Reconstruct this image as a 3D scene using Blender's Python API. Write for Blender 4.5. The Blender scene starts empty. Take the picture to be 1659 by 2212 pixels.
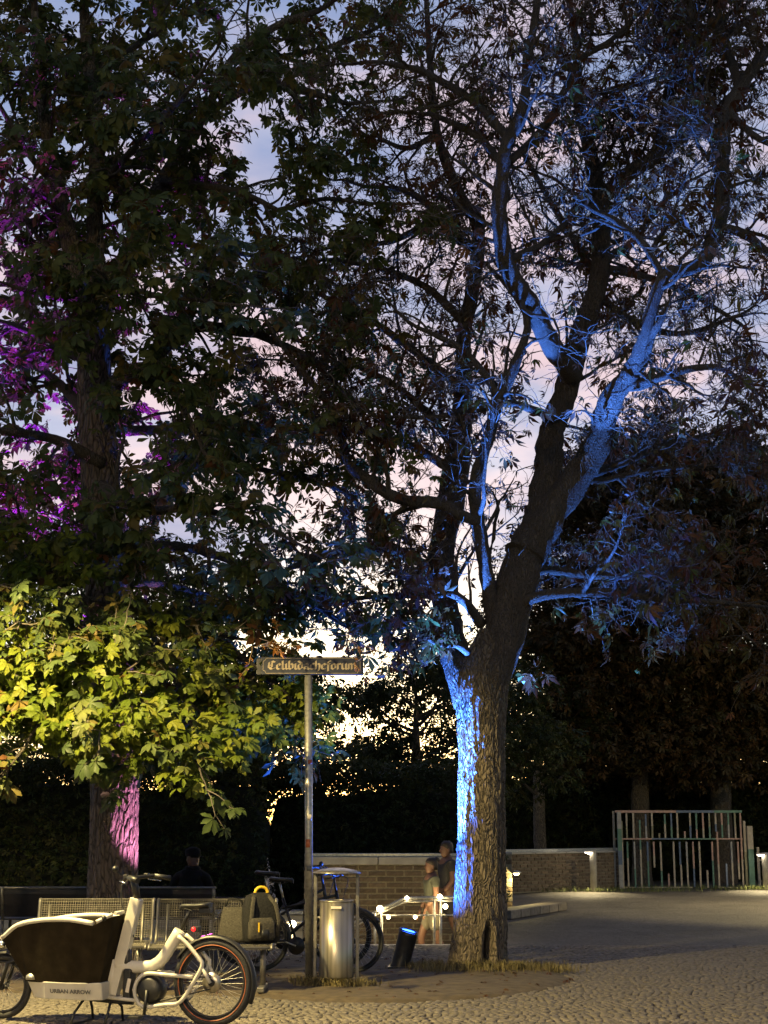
import bpy, bmesh, math, random
import numpy as np
from mathutils import Vector, Matrix, noise, Euler

rnd = random.Random(7)
RNG = np.random.default_rng(11)
scene = bpy.context.scene
COL = scene.collection

# ------------------------------------------------------------------ camera
F = 3193.0                      # focal length in picture units (picture 1659 x 2212)
EYE = 1.6
TILT = math.atan((1783 - 1106) / F)
cam = bpy.data.cameras.new('camera')
cam.sensor_width = 36.0
cam.sensor_fit = 'AUTO'
cam.lens = F / 2212 * 36.0
cam.clip_end = 2000
cam_o = bpy.data.objects.new('camera', cam)
cam_o.location = (0, 0, EYE)
cam_o.rotation_euler = (math.pi / 2 + TILT, 0, 0)
COL.objects.link(cam_o)
scene.camera = cam_o

# ------------------------------------------------------------------ sky (dusk)
SUN_AZ = math.radians(-1.8)     # seen from the camera, a little left of straight ahead
SUN_EL = math.radians(4.0)
world = bpy.data.worlds.new('World')
scene.world = world
world.use_nodes = True
wn, wl = world.node_tree.nodes, world.node_tree.links
wn.clear()
w_out = wn.new('ShaderNodeOutputWorld')
w_bg = wn.new('ShaderNodeBackground')
w_bg.inputs['Strength'].default_value = 0.15
sky = wn.new('ShaderNodeTexSky')
sky.sky_type = 'NISHITA'
sky.sun_disc = False
sky.sun_elevation = SUN_EL
sky.sun_rotation = SUN_AZ
sky.altitude = 500
sky.air_density = 1.0
sky.dust_density = 1.0
sky.ozone_density = 3.0
# evening clouds: a mauve and pink veil above a clear strip at the horizon, dimmer away from the sunset
w_tc = wn.new('ShaderNodeTexCoord')
w_map = wn.new('ShaderNodeMapping'); w_map.inputs['Scale'].default_value = (2.2, 2.2, 6.0)
w_noise = wn.new('ShaderNodeTexNoise'); w_noise.inputs['Scale'].default_value = 2.6; w_noise.inputs['Detail'].default_value = 7; w_noise.inputs['Roughness'].default_value = 0.58
w_noise2 = wn.new('ShaderNodeTexNoise'); w_noise2.inputs['Scale'].default_value = 3.1; w_noise2.inputs['Detail'].default_value = 6
wl.new(w_tc.outputs['Generated'], w_map.inputs['Vector'])
for q in (w_noise, w_noise2): wl.new(w_map.outputs['Vector'], q.inputs['Vector'])
w_sep = wn.new('ShaderNodeSeparateXYZ'); wl.new(w_tc.outputs['Generated'], w_sep.inputs[0])
def w_ramp(src, stops):
    r = wn.new('ShaderNodeValToRGB'); e = r.color_ramp.elements
    e[0].position, e[0].color = stops[0][0], tuple(stops[0][1]) + (1,); e[1].position, e[1].color = stops[-1][0], tuple(stops[-1][1]) + (1,)
    for p_, c_ in stops[1:-1]: x = e.new(p_); x.color = tuple(c_) + (1,)
    wl.new(src, r.inputs['Fac']); return r.outputs['Color']
g3 = lambda v: (v, v, v)
veil = w_ramp(w_sep.outputs['Z'], [(0.115, g3(0)), (0.185, g3(.95)), (0.36, g3(.93)), (0.62, g3(.5)), (1.0, g3(.3))])
puff = w_ramp(w_noise.outputs['Fac'], [(0.36, g3(.80)), (0.60, g3(1.0))])
w_cov = wn.new('ShaderNodeMixRGB'); w_cov.blend_type = 'MULTIPLY'; w_cov.inputs[0].default_value = 1.0
wl.new(veil, w_cov.inputs[1]); wl.new(puff, w_cov.inputs[2])
tone = w_ramp(w_noise2.outputs['Fac'], [(0.36, (.29, .34, .58)), (0.48, (.50, .48, .65)), (0.59, (.90, .65, .68))])
side = wn.new('ShaderNodeMapRange'); side.inputs['From Min'].default_value = -1; side.inputs['To Min'].default_value = .30 * 2.95; side.inputs['To Max'].default_value = 2.95
wl.new(w_sep.outputs['Y'], side.inputs['Value'])
w_cl = wn.new('ShaderNodeVectorMath'); w_cl.operation = 'SCALE'; wl.new(tone, w_cl.inputs[0]); wl.new(side.outputs['Result'], w_cl.inputs['Scale'])
w_mix = wn.new('ShaderNodeMixRGB')
wl.new(w_cov.outputs['Color'], w_mix.inputs[0]); wl.new(sky.outputs['Color'], w_mix.inputs[1]); wl.new(w_cl.outputs['Vector'], w_mix.inputs[2])
wl.new(w_mix.outputs['Color'], w_bg.inputs['Color'])
wl.new(w_bg.outputs['Background'], w_out.inputs['Surface'])

# the sun has all but set behind the trees
sl = bpy.data.lights.new('sun', 'SUN')
sl.energy = 0.02
sl.angle = math.radians(4)
sl.color = (1.0, 0.72, 0.45)
so = bpy.data.objects.new('sun', sl)
sd = Vector((math.sin(SUN_AZ) * math.cos(SUN_EL), math.cos(SUN_AZ) * math.cos(SUN_EL), math.sin(SUN_EL)))
so.rotation_euler = sd.to_track_quat('Z', 'Y').to_euler()
COL.objects.link(so)

scene.view_settings.view_transform = 'Standard'
scene.view_settings.look = 'None'
scene.view_settings.exposure = 1.2
scene.view_settings.gamma = 1.0
scene.cycles.use_denoising = True
scene.cycles.max_bounces = 4
scene.cycles.diffuse_bounces = 2
scene.cycles.glossy_bounces = 2
scene.cycles.use_adaptive_sampling = True
scene.cycles.adaptive_threshold = 0.03
scene.cycles.sample_clamp_indirect = 4.0

# ------------------------------------------------------------------ picture <-> place
CT, ST = math.cos(TILT), math.sin(TILT)
def ray(x, y):
    cx, cy = (x - 829.5) / F, (1106 - y) / F
    return cx, CT - cy * ST, ST + cy * CT
def P(x, y, Y):
    a, b, c = ray(x, y); s = Y / b
    return Vector((a * s, Y, EYE + c * s))
def G(x, y, z=0.0):
    a, b, c = ray(x, y); s = (z - EYE) / c
    return Vector((a * s, b * s, z))
def ppm(Y, z):                                   # picture units per metre
    return F / (Y * CT + (z - EYE) * ST)
def in_view(p, m=60):
    d = p[1] * CT + (p[2] - EYE) * ST
    if d < 1: return False
    x = 829.5 + F * p[0] / d
    y = 1106 - F * (-p[1] * ST + (p[2] - EYE) * CT) / d
    return -m < x < 1659 + m and -m < y < 2212 + m

# ------------------------------------------------------------------ materials
def nodes_of(name):
    m = bpy.data.materials.new(name); m.use_nodes = True
    n, l = m.node_tree.nodes, m.node_tree.links
    return m, n, l, n['Principled BSDF']
def M(name, col, rough=0.6, metal=0.0, scale=18.0, var=0.25, bump=0.0, coat=0.0, emit=None, estr=0.0, rand=0.0, stretch=(1, 1, 1), detail=4, spec=0.5):
    m, n, l, b = nodes_of(name)
    tc = n.new('ShaderNodeTexCoord'); mp = n.new('ShaderNodeMapping'); mp.inputs['Scale'].default_value = stretch
    nz = n.new('ShaderNodeTexNoise'); nz.inputs['Scale'].default_value = scale; nz.inputs['Detail'].default_value = detail
    rp = n.new('ShaderNodeValToRGB')
    rp.color_ramp.elements[0].position = 0.3; rp.color_ramp.elements[1].position = 0.7
    rp.color_ramp.elements[0].color = tuple(c * (1 - var) for c in col) + (1,)
    rp.color_ramp.elements[1].color = tuple(min(1, c * (1 + var)) for c in col) + (1,)
    l.new(tc.outputs['Object'], mp.inputs['Vector']); l.new(mp.outputs['Vector'], nz.inputs['Vector'])
    l.new(nz.outputs['Fac'], rp.inputs['Fac'])
    src = rp.outputs['Color']
    if rand > 0:
        oi = n.new('ShaderNodeObjectInfo'); mr = n.new('ShaderNodeMapRange')
        mr.inputs['To Min'].default_value = 1 - rand; mr.inputs['To Max'].default_value = 1 + rand
        l.new(oi.outputs['Random'], mr.inputs['Value'])
        mu = n.new('ShaderNodeVectorMath'); mu.operation = 'SCALE'
        l.new(src, mu.inputs[0]); l.new(mr.outputs['Result'], mu.inputs['Scale'])
        src = mu.outputs['Vector']
    l.new(src, b.inputs['Base Color'])
    b.inputs['Roughness'].default_value = rough; b.inputs['Metallic'].default_value = metal
    b.inputs['Specular IOR Level'].default_value = spec
    if coat: b.inputs['Coat Weight'].default_value = coat
    if bump:
        bp = n.new('ShaderNodeBump'); bp.inputs['Strength'].default_value = bump; bp.inputs['Distance'].default_value = 0.02
        l.new(nz.outputs['Fac'], bp.inputs['Height']); l.new(bp.outputs['Normal'], b.inputs['Normal'])
    if emit:
        b.inputs['Emission Color'].default_value = tuple(emit) + (1,); b.inputs['Emission Strength'].default_value = estr
    return m

def leaf_material(name, stops, attr=True, transl=0.45, rough=0.5):
    """stops: list of (pos, colour) read by a per-leaf value"""
    m, n, l, b = nodes_of(name)
    out = n['Material Output']
    if attr:
        a = n.new('ShaderNodeAttribute'); a.attribute_name = 'tint'; val = a.outputs['Fac']
    else:
        a = n.new('ShaderNodeObjectInfo'); val = a.outputs['Random']
    rp = n.new('ShaderNodeValToRGB')
    els = rp.color_ramp.elements
    els[0].position, els[0].color = stops[0][0], tuple(stops[0][1]) + (1,)
    els[1].position, els[1].color = stops[-1][0], tuple(stops[-1][1]) + (1,)
    for p, c in stops[1:-1]:
        e = els.new(p); e.color = tuple(c) + (1,)
    l.new(val, rp.inputs['Fac'])
    tc = n.new('ShaderNodeTexCoord'); nz = n.new('ShaderNodeTexNoise'); nz.inputs['Scale'].default_value = 9.0
    l.new(tc.outputs['Object'], nz.inputs['Vector'])
    mr = n.new('ShaderNodeMapRange'); mr.inputs['From Min'].default_value = 0.3; mr.inputs['From Max'].default_value = 0.7
    mr.inputs['To Min'].default_value = 0.7; mr.inputs['To Max'].default_value = 1.25
    l.new(nz.outputs['Fac'], mr.inputs['Value'])
    mu = n.new('ShaderNodeVectorMath'); mu.operation = 'SCALE'
    l.new(rp.outputs['Color'], mu.inputs[0]); l.new(mr.outputs['Result'], mu.inputs['Scale'])
    l.new(mu.outputs['Vector'], b.inputs['Base Color'])
    b.inputs['Roughness'].default_value = rough; b.inputs['Specular IOR Level'].default_value = 0.2
    tr = n.new('ShaderNodeBsdfTranslucent')
    l.new(mu.outputs['Vector'], tr.inputs['Color'])
    ms = n.new('ShaderNodeMixShader'); ms.inputs[0].default_value = transl
    l.new(b.outputs[0], ms.inputs[1]); l.new(tr.outputs[0], ms.inputs[2]); l.new(ms.outputs[0], out.inputs['Surface'])
    return m

def bark_material(name, dark, light, scale=1.0, dist=0.03):
    m, n, l, b = nodes_of(name)
    tc = n.new('ShaderNodeTexCoord'); mp = n.new('ShaderNodeMapping'); mp.inputs['Scale'].default_value = (1, 1, 0.33)
    l.new(tc.outputs['Object'], mp.inputs['Vector'])
    nz0 = n.new('ShaderNodeTexNoise'); nz0.inputs['Scale'].default_value = 5 * scale; nz0.inputs['Detail'].default_value = 3
    l.new(mp.outputs['Vector'], nz0.inputs['Vector'])
    mixv = n.new('ShaderNodeMixRGB'); mixv.inputs[0].default_value = 0.22
    l.new(mp.outputs['Vector'], mixv.inputs[1]); l.new(nz0.outputs['Color'], mixv.inputs[2])
    vo = n.new('ShaderNodeTexVoronoi'); vo.feature = 'DISTANCE_TO_EDGE'; vo.inputs['Scale'].default_value = 40 * scale
    l.new(mixv.outputs['Color'], vo.inputs['Vector'])
    nz = n.new('ShaderNodeTexNoise'); nz.inputs['Scale'].default_value = 40 * scale; nz.inputs['Detail'].default_value = 6
    l.new(mp.outputs['Vector'], nz.inputs['Vector'])
    r1 = n.new('ShaderNodeMapRange'); r1.inputs['From Max'].default_value = 0.30
    l.new(vo.outputs['Distance'], r1.inputs['Value'])
    ad = n.new('ShaderNodeMath'); ad.operation = 'MULTIPLY_ADD'; ad.inputs[1].default_value = 1.1
    l.new(nz.outputs['Fac'], ad.inputs[0]); l.new(r1.outputs['Result'], ad.inputs[2])
    rp = n.new('ShaderNodeValToRGB'); rp.color_ramp.elements[0].position = 0.45; rp.color_ramp.elements[1].position = 1.0
    rp.color_ramp.elements[0].color = tuple(dark) + (1,); rp.color_ramp.elements[1].color = tuple(light) + (1,)
    l.new(ad.outputs[0], rp.inputs['Fac']); l.new(rp.outputs['Color'], b.inputs['Base Color'])
    bp = n.new('ShaderNodeBump'); bp.inputs['Strength'].default_value = 0.9; bp.inputs['Distance'].default_value = dist
    l.new(ad.outputs[0], bp.inputs['Height']); l.new(bp.outputs['Normal'], b.inputs['Normal'])
    b.inputs['Roughness'].default_value = 0.9
    return m

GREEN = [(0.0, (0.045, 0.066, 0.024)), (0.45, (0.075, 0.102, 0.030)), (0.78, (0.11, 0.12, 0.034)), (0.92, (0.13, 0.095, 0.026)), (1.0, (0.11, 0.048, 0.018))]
GREEN_LIT = [(0.0, (0.075, 0.105, 0.012)), (0.5, (0.11, 0.14, 0.016)), (1.0, (0.16, 0.17, 0.022))]  # brighter, yellower copy of GREEN: lamp light is put into the leaf colour
BROWN = [(0.0, (0.060, 0.028, 0.015)), (0.4, (0.095, 0.040, 0.020)), (0.75, (0.085, 0.060, 0.022)), (0.9, (0.07, 0.09, 0.02)), (1.0, (0.15, 0.06, 0.02))]
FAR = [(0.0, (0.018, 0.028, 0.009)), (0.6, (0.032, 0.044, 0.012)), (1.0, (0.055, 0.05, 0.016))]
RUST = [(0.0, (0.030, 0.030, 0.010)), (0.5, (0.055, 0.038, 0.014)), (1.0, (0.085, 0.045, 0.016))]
MT = dict(
    leaf=leaf_material('chestnut_leaf', GREEN), leaf_near_lit=leaf_material('chestnut_leaf_near_lit', GREEN_LIT, attr=False),
    leaf_lit=leaf_material('chestnut_leaf_lit', GREEN_LIT),
    leaf_brown=leaf_material('withered_leaf', BROWN, transl=0.3), leaf_brown_near=leaf_material('withered_leaf_near', BROWN, attr=False, transl=0.3),
    leaf_far=leaf_material('hedge_leaf', FAR, transl=0.25), leaf_rust=leaf_material('autumn_leaf', RUST, transl=0.25),
    bark=bark_material('chestnut_bark', (0.036, 0.029, 0.020), (0.17, 0.135, 0.095), 0.9, 0.045),
    bark_shade=bark_material('shaded_limb_bark', (0.020, 0.017, 0.013), (0.088, 0.072, 0.056), 1.3, 0.02),  # chestnut bark darkened: the shade on the high limbs is put into its colour
    bark2=bark_material('pale_chestnut_bark', (0.022, 0.016, 0.013), (0.125, 0.096, 0.078), 0.6, 0.04),
    bark_limb=bark_material('limb_bark', (0.018, 0.015, 0.012), (0.085, 0.070, 0.055), 1.6, 0.012),
    twig=M('twig_bark', (0.085, 0.07, 0.055), 0.85),
    soil=M('trodden_soil', (0.070, 0.052, 0.030), 0.95, scale=9, var=0.4, bump=0.8, detail=8),
    joint=M('sand_joint', (0.018, 0.015, 0.011), 0.95, scale=30, var=0.4),
    sett=M('granite_sett', (0.13, 0.112, 0.090), 0.8, scale=14, var=0.35, bump=0.35, rand=0.22, detail=8),
    grass=M('dry_grass', (0.13, 0.105, 0.04), 0.8, var=0.6, scale=5),
    concrete=M('concrete', (0.36, 0.34, 0.30), 0.85, scale=6, var=0.2, bump=0.25, detail=8),
    brick=M('brown_brick', (0.13, 0.095, 0.062), 0.85, scale=24, var=0.3, bump=0.4, rand=0.3),
    mortar=M('mortar', (0.26, 0.225, 0.165), 0.95, scale=40, var=0.25, bump=0.3),
    steel=M('brushed_steel', (0.36, 0.33, 0.28), 0.34, 0.85, scale=1.1, var=0.45, stretch=(22, 22, 0.3)),
    galv=M('galvanised_steel', (0.42, 0.41, 0.38), 0.45, 0.85, scale=26, var=0.25),
    black=M('black_plastic', (0.012, 0.012, 0.013), 0.45, scale=30, var=0.3),
    rubber=M('tyre_rubber', (0.016, 0.016, 0.017), 0.75, scale=60, var=0.3, bump=0.2),
    white=M('cream_paint', (0.50, 0.475, 0.42), 0.42, scale=5, var=0.16, coat=0.15, detail=9),
    box=M('brown_foam_box', (0.020, 0.015, 0.008), 0.9, scale=9, var=0.35, bump=0.25, detail=9, spec=0.08),
    chrome=M('chrome', (0.7, 0.7, 0.7), 0.15, 1.0, var=0.05),
    dark_metal=M('dark_metal', (0.03, 0.03, 0.032), 0.4, 0.6, var=0.3),
    wire=M('coated_wire', (0.095, 0.086, 0.07), 0.45, 0.5, var=0.25),
    dsheet=M('dark_bench_sheet', (0.022, 0.020, 0.024), 0.5, 0.3, var=0.3),
    bframe=M('bench_frame_steel', (0.17, 0.16, 0.14), 0.45, 0.6, var=0.2),
    orange=M('orange_rim_tape', (0.36, 0.10, 0.035), 0.5, var=0.1),
    grey_print=M('grey_print', (0.10, 0.10, 0.10), 0.6, var=0.1),
    red_lens=M('red_lens', (0.5, 0.01, 0.01), 0.25, var=0.1, emit=(1, 0.03, 0.03), estr=0.6),
    yellow=M('yellow_strap', (0.62, 0.40, 0.02), 0.6, var=0.15),
    cloth=M('grey_pack_cloth', (0.050, 0.046, 0.038), 0.9, scale=60, var=0.3, bump=0.4, spec=0.15),
    cloth2=M('dark_pack_cloth', (0.016, 0.016, 0.016), 0.9, scale=60, var=0.3, bump=0.4, spec=0.15),
    coat=M('black_coat', (0.008, 0.008, 0.009), 0.9, scale=12, var=0.4, bump=0.5, spec=0.1),
    skin=M('skin', (0.14, 0.072, 0.05), 0.55, scale=14, var=0.08),
    hair=M('dark_hair', (0.02, 0.014, 0.010), 0.6, scale=40, var=0.5, bump=0.3),
    shirt=M('grey_green_shirt', (0.04, 0.045, 0.038), 0.9, scale=10, var=0.2, bump=0.3),
    shirt2=M('dark_shirt', (0.03, 0.03, 0.035), 0.9, scale=10, var=0.2, bump=0.3),
    shorts=M('pale_shorts', (0.13, 0.12, 0.095), 0.9, scale=10, var=0.15, bump=0.3),
    navy=M('navy_enamel', (0.006, 0.009, 0.030), 0.65, scale=5, var=0.2),
    sign_white=M('sign_white', (0.62, 0.56, 0.48), 0.5, scale=15, var=0.15),
    sign_print=M('dimmed_sign_print', (0.27, 0.215, 0.16), 0.6, scale=15, var=0.2),  # sign white darkened to offset the lamp light falling on the sign
    glass=M('warm_lamp_glass', (0.9, 0.85, 0.7), 0.3, emit=(1.0, 0.80, 0.42), estr=14.0),
    glass_white=M('white_lamp_glass', (0.9, 0.9, 0.85), 0.3, emit=(1.0, 0.86, 0.62), estr=9.0),
    lens_blue=M('blue_lens', (0.05, 0.1, 0.6), 0.2, emit=(0.02, 0.10, 1.0), estr=9.0),
    lens_pink=M('pink_lens', (0.6, 0.1, 0.4), 0.2, emit=(1.0, 0.12, 0.6), estr=9.0),
    lens_violet=M('violet_lens', (0.4, 0.05, 0.6), 0.2, emit=(0.5, 0.02, 1.0), estr=9.0),
)
PAINT = {k: M('fence_paint_' + k, c, 0.55, scale=8, var=0.2) for k, c in dict(
    beige=(0.36, 0.31, 0.24), pink=(0.36, 0.23, 0.19), blue=(0.08, 0.12, 0.20), green=(0.08, 0.17, 0.13), olive=(0.21, 0.20, 0.13), grey=(0.27, 0.265, 0.26), sky=(0.18, 0.22, 0.30)).items()}

for k_ in ('glass', 'glass_white', 'red_lens', 'lens_blue', 'lens_pink', 'lens_violet'): MT[k_].cycles.emission_sampling = 'NONE'

# ------------------------------------------------------------------ mesh builder
def frames(pts, closed=False):
    pts = [Vector(p) for p in pts]; n = len(pts); out = []
    t = [((pts[(i + 1) % n] - pts[i - 1]) if (closed or 0 < i < n - 1) else (pts[1] - pts[0] if i == 0 else pts[-1] - pts[-2])).normalized() for i in range(n)]
    ref = Vector((0, 0, 1)) if abs(t[0].z) < 0.9 else Vector((1, 0, 0))
    u = (ref - t[0] * ref.dot(t[0])).normalized()
    for i in range(n):
        u = (u - t[i] * u.dot(t[i]))
        u = u.normalized() if u.length > 1e-6 else t[i].orthogonal().normalized()
        out.append((pts[i], t[i], u, t[i].cross(u)))
    return out
class MB:
    def __init__(s): s.v, s.f, s.m, s.s = [], [], [], []
    def face(s, idx, mi=0, sm=False): s.f.append(tuple(idx)); s.m.append(mi); s.s.append(sm)
    def add(s, vs): k = len(s.v); s.v += [tuple(v) for v in vs]; return k
    def box(s, c, size, rot=None, mi=0):
        hx, hy, hz = [q / 2 for q in size]
        vs = [Vector((x, y, z)) for x in (-hx, hx) for y in (-hy, hy) for z in (-hz, hz)]
        if rot is not None: vs = [rot @ v for v in vs]
        c = Vector(c); k = s.add([c + v for v in vs])
        for q in ((0, 1, 3, 2), (4, 6, 7, 5), (0, 4, 5, 1), (2, 3, 7, 6), (0, 2, 6, 4), (1, 5, 7, 3)): s.face([k + i for i in q], mi)
        return s
    def tube(s, pts, r, n=8, closed=False, cap=True, mi=0, flat=1.0, sm=True):
        fr = frames(pts, closed); N = len(fr)
        rs = r if isinstance(r, (list, tuple)) else [r] * N
        k = len(s.v)
        for (p, t, u, w), q in zip(fr, rs):
            for j in range(n):
                a = 2 * math.pi * (j + 0.5) / n
                s.v.append(tuple(p + u * (math.cos(a) * q) + w * (math.sin(a) * q * flat)))
        for i in range(N if closed else N - 1):
            a, b = k + i * n, k + ((i + 1) % N) * n
            for j in range(n): s.face((a + j, a + (j + 1) % n, b + (j + 1) % n, b + j), mi, sm)
        if cap and not closed:
            s.face([k + j for j in range(n)][::-1], mi); s.face([k + (N - 1) * n + j for j in range(n)], mi)
        return s
    def lathe(s, prof, n=24, o=(0, 0, 0), rot=None, mi=0, sm=True):
        k = len(s.v); o = Vector(o)
        for r, z in prof:
            for j in range(n):
                a = 2 * math.pi * j / n; v = Vector((r * math.cos(a), r * math.sin(a), z))
                if rot is not None: v = rot @ v
                s.v.append(tuple(o + v))
        for i in range(len(prof) - 1):
            for j in range(n): s.face((k + i * n + j, k + i * n + (j + 1) % n, k + (i + 1) * n + (j + 1) % n, k + (i + 1) * n + j), mi, sm)
        if prof[0][0] > 1e-5: s.face([k + j for j in range(n)][::-1], mi)
        if prof[-1][0] > 1e-5: s.face([k + (len(prof) - 1) * n + j for j in range(n)], mi)
        return s
    def ring(s, c, R, r, u, w, n=48, m=8, mi=0, a0=0.0, a1=2 * math.pi, flat=1.0):
        c, u, w = Vector(c), Vector(u), Vector(w); full = abs(a1 - a0 - 2 * math.pi) < 1e-6
        pts = [c + u * (R * math.cos(a0 + (a1 - a0) * i / n)) + w * (R * math.sin(a0 + (a1 - a0) * i / n)) for i in range(n if full else n + 1)]
        return s.tube(pts, r, m, closed=full, mi=mi, flat=flat)
    def ball(s, c, rad, n=14, m=9, rot=None, mi=0):
        rx, ry, rz = rad if isinstance(rad, (tuple, list)) else (rad,) * 3
        k = len(s.v); c = Vector(c)
        for i in range(m + 1):
            th = math.pi * i / m
            for j in range(n):
                a = 2 * math.pi * j / n
                v = Vector((rx * math.sin(th) * math.cos(a), ry * math.sin(th) * math.sin(a), rz * math.cos(th)))
                if rot is not None: v = rot @ v
                s.v.append(tuple(c + v))
        for i in range(m):
            for j in range(n): s.face((k + i * n + j, k + (i + 1) * n + j, k + (i + 1) * n + (j + 1) % n, k + i * n + (j + 1) % n), mi, True)
        return s
    def loft(s, rings, mi=0, sm=True, closed_ends=True):
        k = len(s.v); n = len(rings[0])
        for r in rings: s.v += [tuple(v) for v in r]
        for i in range(len(rings) - 1):
            for j in range(n): s.face((k + i * n + j, k + i * n + (j + 1) % n, k + (i + 1) * n + (j + 1) % n, k + (i + 1) * n + j), mi, sm)
        if closed_ends:
            s.face([k + j for j in range(n)][::-1], mi); s.face([k + (len(rings) - 1) * n + j for j in range(n)], mi)
        return s
    def prism(s, poly, o, u, w, d, mi=0):
        """closed outline in the (u, w) plane from o, thickened along vector d"""
        o, u, w, d = Vector(o), Vector(u), Vector(w), Vector(d); n = len(poly)
        k = s.add([o + u * a + w * b for a, b in poly] + [o + u * a + w * b + d for a, b in poly])
        s.face([k + i for i in range(n)][::-1], mi); s.face([k + n + i for i in range(n)], mi)
        for i in range(n): s.face((k + i, k + (i + 1) % n, k + n + (i + 1) % n, k + n + i), mi)
        return s
    def mesh(s, name, mats):
        me = bpy.data.meshes.new(name); me.from_pydata(s.v, [], s.f)
        for m in (mats if isinstance(mats, (list, tuple)) else [mats]): me.materials.append(m)
        me.polygons.foreach_set('material_index', s.m); me.polygons.foreach_set('use_smooth', s.s)
        bm = bmesh.new(); bm.from_mesh(me); bmesh.ops.recalc_face_normals(bm, faces=bm.faces); bm.to_mesh(me); bm.free()
        me.update(); return me
    def build(s, name, mats, parent=None, bevel=0.0):
        o = link(name, s.mesh(name, mats), parent)
        if bevel:
            b = o.modifiers.new('bevel', 'BEVEL'); b.width = bevel; b.segments = 2; b.limit_method = 'ANGLE'
        return o
def link(name, data, parent=None):
    o = bpy.data.objects.new(name, data); COL.objects.link(o)
    if parent is not None: o.parent = parent
    return o
def empty(name, loc=(0, 0, 0), rz=0.0):
    o = bpy.data.objects.new(name, None); o.empty_display_size = 0.1; COL.objects.link(o)
    o.location = loc; o.rotation_euler = (0, 0, rz); return o
def tag(o, label=None, cat=None, group=None, kind=None):
    if label: o['label'] = label
    if cat: o['category'] = cat
    if group: o['group'] = group
    if kind: o['kind'] = kind
    return o
def copy_tree(o, parent=None):
    c = o.copy(); COL.objects.link(c); c.parent = parent
    for ch in [x for x in bpy.data.objects if x.parent == o]: copy_tree(ch, c)
    return c
def np_mesh(name, V, T, mat, tint=None, smooth=False):
    """triangles from numpy arrays"""
    me = bpy.data.meshes.new(name); nv, nt = len(V), len(T)
    me.vertices.add(nv); me.vertices.foreach_set('co', np.ascontiguousarray(V, np.float32).ravel())
    me.loops.add(nt * 3); me.loops.foreach_set('vertex_index', np.ascontiguousarray(T, np.int32).ravel())
    me.polygons.add(nt); me.polygons.foreach_set('loop_start', np.arange(0, nt * 3, 3, dtype=np.int32))
    if smooth: me.polygons.foreach_set('use_smooth', np.ones(nt, bool))
    me.materials.append(mat)
    if tint is not None:
        a = me.attributes.new('tint', 'FLOAT', 'POINT'); a.data.foreach_set('value', np.ascontiguousarray(tint, np.float32))
    me.update(calc_edges=True); me.validate(); return me

# ------------------------------------------------------------------ leaves and branches
def leaf_template(kind, r):
    """a hand of leaflets round the origin, stalk towards -x, unit reach"""
    V, T = [], []
    k = {'full': r.choice((5, 6, 7, 7)), 'mid': r.choice((5, 5, 7)), 'low': 5}[kind]
    spread = math.radians(r.uniform(80, 140))
    for i in range(k):
        a = -spread + 2 * spread * i / (k - 1) + r.uniform(-.08, .08)
        q = 1 - 0.42 * abs(i - (k - 1) / 2) / ((k - 1) / 2) + r.uniform(-.16, .10)
        w = q * (0.46 if kind == 'full' else 0.40 if kind == 'mid' else 0.42) * r.uniform(.85, 1.1)
        dr = r.uniform(.05, .75) if kind != 'mid' else r.uniform(.4, 1.5)
        d = Vector((math.cos(a), math.sin(a), 0)); e = Vector((-math.sin(a), math.cos(a), 0))
        fold = r.uniform(.05, .22)
        def pt(t, s):
            return tuple(d * (q * t) + e * (s * w / 2) + Vector((0, 0, -dr * q * t * t + fold * abs(s) * w)))
        b = len(V)
        if kind == 'low':
            V += [pt(0.04, 0), pt(.66, -1), pt(1, 0), pt(.66, 1)]
            T += [(b, b + 1, b + 2), (b, b + 2, b + 3)]
        elif kind == 'mid':
            V += [pt(0.05, 0), pt(.62, -1), pt(.62, 0), pt(.62, 1), pt(1, 0)]
            T += [(b, b + 1, b + 2), (b, b + 2, b + 3), (b + 1, b + 4, b + 2), (b + 2, b + 4, b + 3)]
        else:
            V += [pt(0.03, 0), pt(.38, -.52), pt(.38, 0), pt(.38, .52), pt(.72, -1), pt(.74, 0), pt(.72, 1), pt(1, 0)]
            T += [(b, b + 1, b + 2), (b, b + 2, b + 3), (b + 1, b + 4, b + 5), (b + 1, b + 5, b + 2), (b + 2, b + 5, b + 6), (b + 2, b + 6, b + 3), (b + 4, b + 7, b + 5), (b + 5, b + 7, b + 6)]
    if kind != 'low':
        b = len(V); V += [(-.55, -.012, .05), (-.55, .012, .05), (0, 0, 0)]; T += [(b, b + 1, b + 2)]
    return np.array(V), np.array(T)
TEMPL = {k: [leaf_template(k, rnd) for _ in range(12)] for k in ('full', 'mid', 'low')}

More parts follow.
